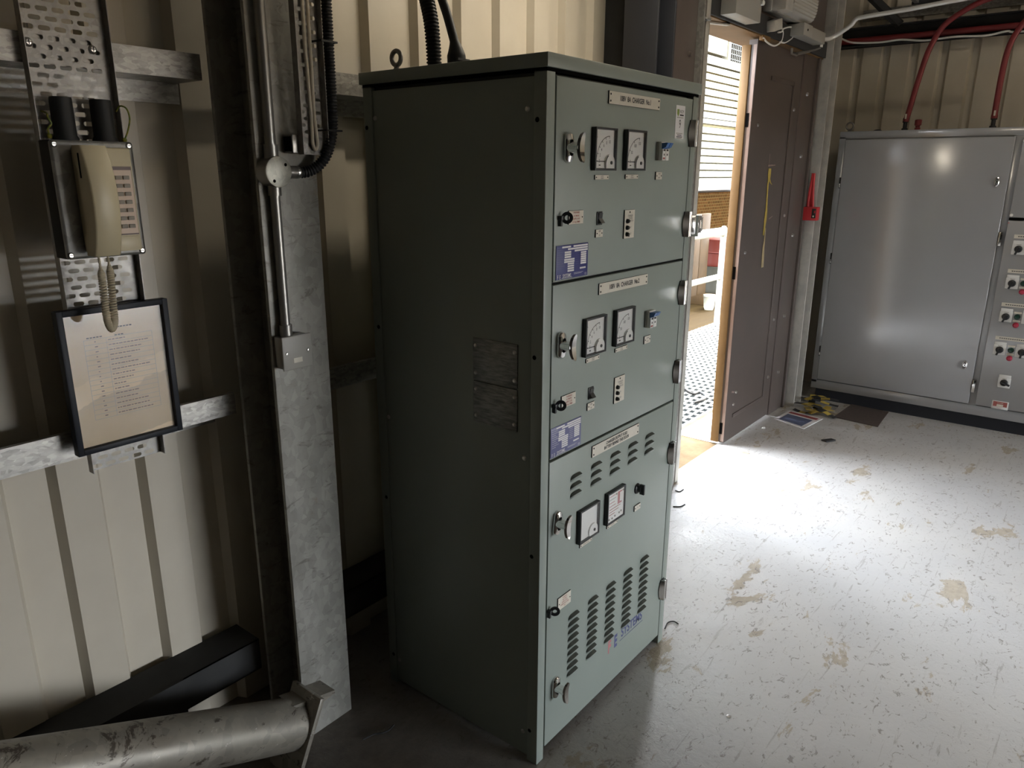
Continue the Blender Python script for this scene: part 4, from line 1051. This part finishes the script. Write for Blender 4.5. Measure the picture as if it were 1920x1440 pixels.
# yellow tape remnants on the closed leaf
b = MB()
def ribbon(b, pts, w, k, y):
    rows = []
    for (x, z, ww) in pts: rows.append((x, z, ww*w))
    A = [(x-ww, y, z) for x, z, ww in rows]; B_ = [(x+ww, y-.0006, z) for x, z, ww in rows]; C_ = [(x+ww, y+.0012, z) for x, z, ww in rows]; D_ = [(x-ww, y+.0012, z) for x, z, ww in rows]
    b.strip([A, B_, C_, D_, A], k)
ribbon(b, [(3.035, 1.585, 1.1), (3.034, 1.55, 1.2), (3.036, 1.52, .8), (3.026, 1.50, .5), (3.03, 1.45, .45), (3.034, 1.40, .5), (3.040, 1.35, .8), (3.038, 1.30, 1.0), (3.034, 1.25, .6), (3.03, 1.21, .4)], .017, 'yellow', .617)
ribbon(b, [(3.035, 1.53, .6), (3.065, 1.505, .3), (3.09, 1.495, .15)], .017, 'yellow', .616)
ribbon(b, [(3.054, 1.25, .3), (3.056, 1.18, .35), (3.05, 1.14, .7), (3.055, 1.08, .9), (3.06, 1.02, .95)], .019, 'yellow_worn', .617)
b.obj('tape_strip', label='torn strip of yellow tape stuck on the closed brown door', cat='tape')

# ------------------------------------------------------------------ floor litter in the far corner
t = MB()
t.prism([(3.377, .555), (3.620, .535), (3.575, .305), (3.293, .338)], 'z', .001, .004, 'paperwhite')
t.prism([(3.385, .530), (3.535, .52), (3.495, .345), (3.33, .365)], 'z', .0035, .0046, 'sign_blue'); t.prism([(3.555, .525), (3.595, .520), (3.555, .325), (3.515, .330)], 'z', .0035, .0046, 'sign_red')
t.obj('safety_sign', label='white, blue and red sign lying on the floor at the foot of the pale column', cat='sign')
random.seed(11)
b = MB(); b.prism([(3.66, .26), (4.03, .245), (4.005, .0), (3.63, -.02)], 'z', .001, .006, 'mat'); b.obj('floor_mat', label='flat dark brown mat on the floor before the grey control panel', cat='mat')
b = MB()
for i in range(15):
    x, y = 3.60+random.random()*.33, .30+random.random()*.19; a = random.uniform(-.7, .7)+1.2*(i % 2); l, w = random.uniform(.06, .13), .022; z0 = .008+i*.0022
    d = V((math.cos(a), math.sin(a), 0)); n = V((-d.y, d.x, 0)); rows = []
    for j in range(7):
        u = j/6; c = V((x, y, z0+.012*math.sin(u*PI+i)))+d*l*(u-.5)*2; rows.append([c-n*w, c+n*w, c+n*w+Z*.0012, c-n*w+Z*.0012])
    for j in range(6):
        b.strip([rows[j], rows[j+1]], 'yellow' if (j//2+i) % 2 == 0 else 'debris', True)
b.obj('hazard_tape', label='crumpled heap of yellow and black hazard tape on the corner floor', cat='tape')
b = MB(); b.prism([(3.14, .185), (3.20, .145), (3.19, .115), (3.13, .150)], 'z', .001, .010, 'debris'); b.obj('debris_chip', label='small black chip lying on the floor in front of the grey control panel', cat='debris')
b = MB(); b.lathe([(.010, 0), (.012, .004), (.008, .009), (0, .011)], (3.15, .545, .001), Z, 'white', 8); b.obj('debris_chip', label='tiny white crumb on the floor near the closed brown door', cat='debris')
for lb, pts in (('bent black wire scrap on the floor near the cabinet corner, beside the column', [(-.235, .44, .004), (-.20, .43, .004), (-.185, .415, .006), (-.165, .41, .004), (-.14, .415, .004)]),
                ('short curled wire scrap on the floor at the far right corner of the green cabinet', [(.79, .02, .004), (.83, .028, .004), (.85, .015, .004), (.846, -.005, .004)])):
    b = MB(); b.tube(catmull(pts, 6), .0022, 'debris', 6); b.obj('wire_scrap', label=lb, cat='wire')
b = MB(); b.lathe([(.007, 0), (.007, .002), (.003, .003)], (.51, -.335, .001), Z, 'screw', 10); b.obj('washer', label='small steel washer on the worn floor patch at bottom right', cat='washer')
for lb, pts in (('black cable end on the floor by the doorway behind the cabinet, nearer the door', [(1.908, 0.537, .003), (1.909, 0.514, .003), (1.946, 0.511, .003)]),
                ('black cable end on the floor by the doorway behind the cabinet, nearer the cabinet', [(1.728, 0.459, .003), (1.750, 0.432, .003), (1.787, 0.425, .003)])):
    b = MB(); b.tube(catmull(pts, 6), .0028, 'debris', 8); b.obj('cable_end', label=lb, cat='cable')

# ------------------------------------------------------------------ outside
b = MB(); b.face([(-12, .93, -.36), (40, .93, -.36), (40, 30, -.36), (-12, 30, -.36)], 'o_tan2'); b.obj('ground', kind='structure')
b = MB(); b.box(1.9, 3.9, .655, .965, -.30, -.003, 'sill'); b.obj('trim_5', kind='structure')
t = MB(); x0, x1, y0, y1 = 1.2, 6.45, .975, 2.25
nx = int((x1-x0)/.085); ny = int((y1-y0)/.052)
for i in range(nx+1):
    x = x0+i*.085; t.box(x-.013, x+.013, y0, y1, -.010, -.004, 'grate')
for j in range(ny+1):
    y = y0+j*.0525; t.box(x0, x1, y-.010, y+.010, -.0095, -.0045, 'grate')
t.obj('floor_grating', label='pale metal grating platform outside the open doorway', cat='grating')
b = MB(); b.face([(1, .97, -.035), (6.5, .97, -.035), (6.5, 2.26, -.035), (1, 2.26, -.035)], 'under'); b.obj('platform_tray', label='dark tray beneath the outdoor grating', cat='tray')
t = thing('handrail', 'white tubular handrail along the outer edge of the grating platform', 'handrail', (5, 2.22, 0))
b = MB(); b.tube([(1.2, 2.22, .97), (6.25, 2.22, .97)], .045, 'o_white', 16); b.tube([(1.2, 2.22, .50), (6.25, 2.22, .50)], .030, 'o_white', 16); b.obj('rail', t)
for x in (6.26, 4.0, 1.8):
    b = MB(); b.cyl((x, 2.22, -.03), (x, 2.22, .99), .030, 'o_white', 16); b.lathe([(.034, 0), (.034, .05), (.02, .075), (0, .08)], (x, 2.22, .95), Z, 'o_white', 16); b.obj('post', t)
b = MB(); b.tube(catmull([(3.50, 1.30, .10), (3.52, 1.27, .04), (3.56, 1.22, .006), (3.63, 1.20, .006), (3.58, 1.13, .006), (3.47, 1.10, .006), (3.36, 1.12, .006)], 8), .009, 'debris', 10); b.obj('hose', label='dark hose end curling on the outdoor grating', cat='hose')
b = MB(); b.lathe([(.05, 0), (.05, .14), (.03, .20), (0, .21)], (3.53, 1.36, .0), Z, 'light_trim', 16); b.obj('bottle', label='pale bottle standing on the outdoor grating by the hose', cat='bottle')

bl = thing('building', 'pale building with big louvred panel seen through the open doorway', 'building', (11, 4.6, -.36))
b = MB(); b.box(8.6, 16, 4.62, 9, -.36, 4.6, 'o_tan'); b.obj('wall', bl)
lv = MB(); lv.box(9.3, 9.36, 4.46, 4.62, 1.30, 3.30, 'o_louvre'); lv.box(12.02, 12.12, 4.46, 4.62, 1.30, 3.30, 'o_louvre'); lv.box(9.3, 12.12, 4.46, 4.62, 3.22, 3.34, 'o_louvre'); lv.box(9.3, 12.12, 4.46, 4.62, 1.28, 1.38, 'o_louvre'); lv.box(9.3, 12.05, 4.46, 4.62, 2.33, 2.40, 'o_louvre')
lv.box(9.36, 12.02, 4.56, 4.60, 1.36, 3.24, 'o_louvre_gap')
z = 1.385
while z < 3.2:
    if not 2.26 < z < 2.36: lv.prism([(4.47, z), (4.56, z+.098), (4.56, z+.108), (4.47, z+.085)], 'x', 9.36, 12.0, 'o_louvre')
    z += .1145
lv.obj('louvre', bl)
b = MB(); b.box(8.8, 11.22, 4.50, 4.62, 3.40, 4.6, 'o_louvre'); b.obj('panel', bl); b = MB(); b.box(11.30, 11.38, 4.5, 4.62, 3.36, 4.6, 'o_louvre')
for i in range(9): b.box(11.42+i*.075, 11.435+i*.075, 4.55, 4.57, 3.36, 4.0, 'o_grey')
for i in range(8): b.box(11.4, 12.3, 4.55, 4.57, 3.40+i*.08, 3.412+i*.08, 'o_grey')
b.obj('mesh_screen', bl)
b = MB(); b.box(8.6, 12.6, 4.5, 4.62, .62, 1.24, 'brick'); b.obj('brick_band', bl)
b = MB(); b.box(8.6, 12.6, 4.30, 4.62, .50, .60, 'o_louvre'); b.obj('ledge', bl)
for x, z0, k, lb in ((9.42, .222, 'o_red', 'rusty red drum standing behind the handrail, on top of the grey one'), (9.42, -.179, 'o_grey', 'grey drum behind the handrail, under the red one')):
    b = MB(); h = .40; b.lathe([(0, 0), (.20, 0), (.205, .02), (.20, .06), (.20, .19), (.208, .20), (.20, .21), (.20, h-.03), (.205, h-.01), (.19, h), (0, h)], (x, 3.62, z0), Z, k, 28); b.obj('drum', label=lb, cat='drum', group='drums beyond the handrail')
b = MB(); b.box(9.15, 9.9, 3.35, 3.95, -.36, -.18, 'o_tan', .01); b.obj('pallet', label='low timber block carrying the two drums outside', cat='pallet')
b = MB()
for i in range(3): b.box(8.20+i*.30, 8.49+i*.30, 3.62, 3.68, -.16, 1.0, 'o_tan', .008)
b.obj('timber_hoarding', label='tan upright timber boards behind the handrail', cat='hoarding')
b = MB(); b.lathe([(.06, 0), (.075, .04), (.085, .18), (.095, .20), (.09, .22), (0, .22)], (8.86, 3.45, -.36), Z, 'o_white', 18); b.obj('plant_pot', label='pale round pot on the ground in front of the timber boards outside', cat='pot')

# ------------------------------------------------------------------ light
lm = mat('lamp_tube', (.9, .85, .75, 1), .5); nn_, ll_, bb_ = nodes(lm)
bb_.inputs['Emission Color'].default_value = (1, .88, .70, 1); bb_.inputs['Emission Strength'].default_value = 11; MT['lamp_tube'] = lm
t = thing('wall_batten_light', 'fluorescent batten light on a bracket high above the green cabinet', 'light', (.97, .20, 2.42))
b = MB(); b.box(.61, 1.33, .15, .25, 2.44, 2.50, 'white', .006); b.box(.92, 1.02, .25, .86, 2.45, 2.49, 'white', .004); b.obj('body', t)
b = MB(); b.box(.63, 1.31, .16, .24, 2.415, 2.442, 'lamp_tube', .01); b.obj('tube', t)
t = thing('added_ceiling_fill', 'unseen batten light added under the roof to brighten the far wall', 'light', (2.6, -1.6, 3.25))  # unseen lamp added to lift the far wall above the control panel
b = MB(); b.box(2.55, 2.65, -2.25, -.95, 3.22, 3.30, 'white', .006); b.obj('body', t)
b = MB(); b.box(2.575, 2.625, -2.22, -.98, 3.19, 3.222, 'lamp_tube', .01); b.obj('tube', t)
w = bpy.data.worlds.new('sky'); SC.world = w; w.use_nodes = True
bg = w.node_tree.nodes['Background']; bg.inputs['Color'].default_value = (.88, .935, 1.0, 1); bg.inputs['Strength'].default_value = 9
sun = bpy.data.lights.new('sun', 'SUN'); sun.energy = 5; sun.angle = math.radians(1.2); sun.color = (1, .90, .74)
so = bpy.data.objects.new('sun', sun); COL.objects.link(so)
dsun = V((.90, -.14, .85)).normalized(); so.rotation_euler = dsun.to_track_quat('Z', 'Y').to_euler()
pl = bpy.data.lights.new('doorway_portal', 'AREA'); pl.shape = 'RECTANGLE'; pl.size = .70; pl.size_y = 2.3; pl.cycles.is_portal = True
po = bpy.data.objects.new('doorway_portal', pl); COL.objects.link(po); po.location = (2.37, .80, 1.13); po.rotation_euler = (-PI/2, 0, 0)
pl = bpy.data.lights.new('fill_opening_portal', 'AREA'); pl.shape = 'RECTANGLE'; pl.size = OX1-OX0; pl.size_y = OZ; pl.cycles.is_portal = True
po = bpy.data.objects.new('fill_opening_portal', pl); COL.objects.link(po); po.location = ((OX0+OX1)/2, -8.06, OZ/2); po.rotation_euler = (PI/2, 0, 0)
pl = bpy.data.lights.new('side_slit_portal', 'AREA'); pl.shape = 'RECTANGLE'; pl.size = EZ; pl.size_y = EY1-EY0; pl.cycles.is_portal = True
po = bpy.data.objects.new('side_slit_portal', pl); COL.objects.link(po); po.location = (4.56, (EY0+EY1)/2, EZ/2); po.rotation_euler = (0, PI/2, 0)
vs = SC.view_settings
SC.display_settings.display_device = 'sRGB'
vs.view_transform = 'Standard'; vs.look = 'None'; vs.gamma = 1; vs.exposure = 1.97; vs.use_curve_mapping = False
cy = SC.cycles
cy.max_bounces = 16; cy.diffuse_bounces = 10; cy.glossy_bounces = 6; cy.transparent_max_bounces = 12
cy.use_denoising = True; cy.sample_clamp_indirect = 12; cy.caustics_reflective = False; cy.caustics_refractive = False
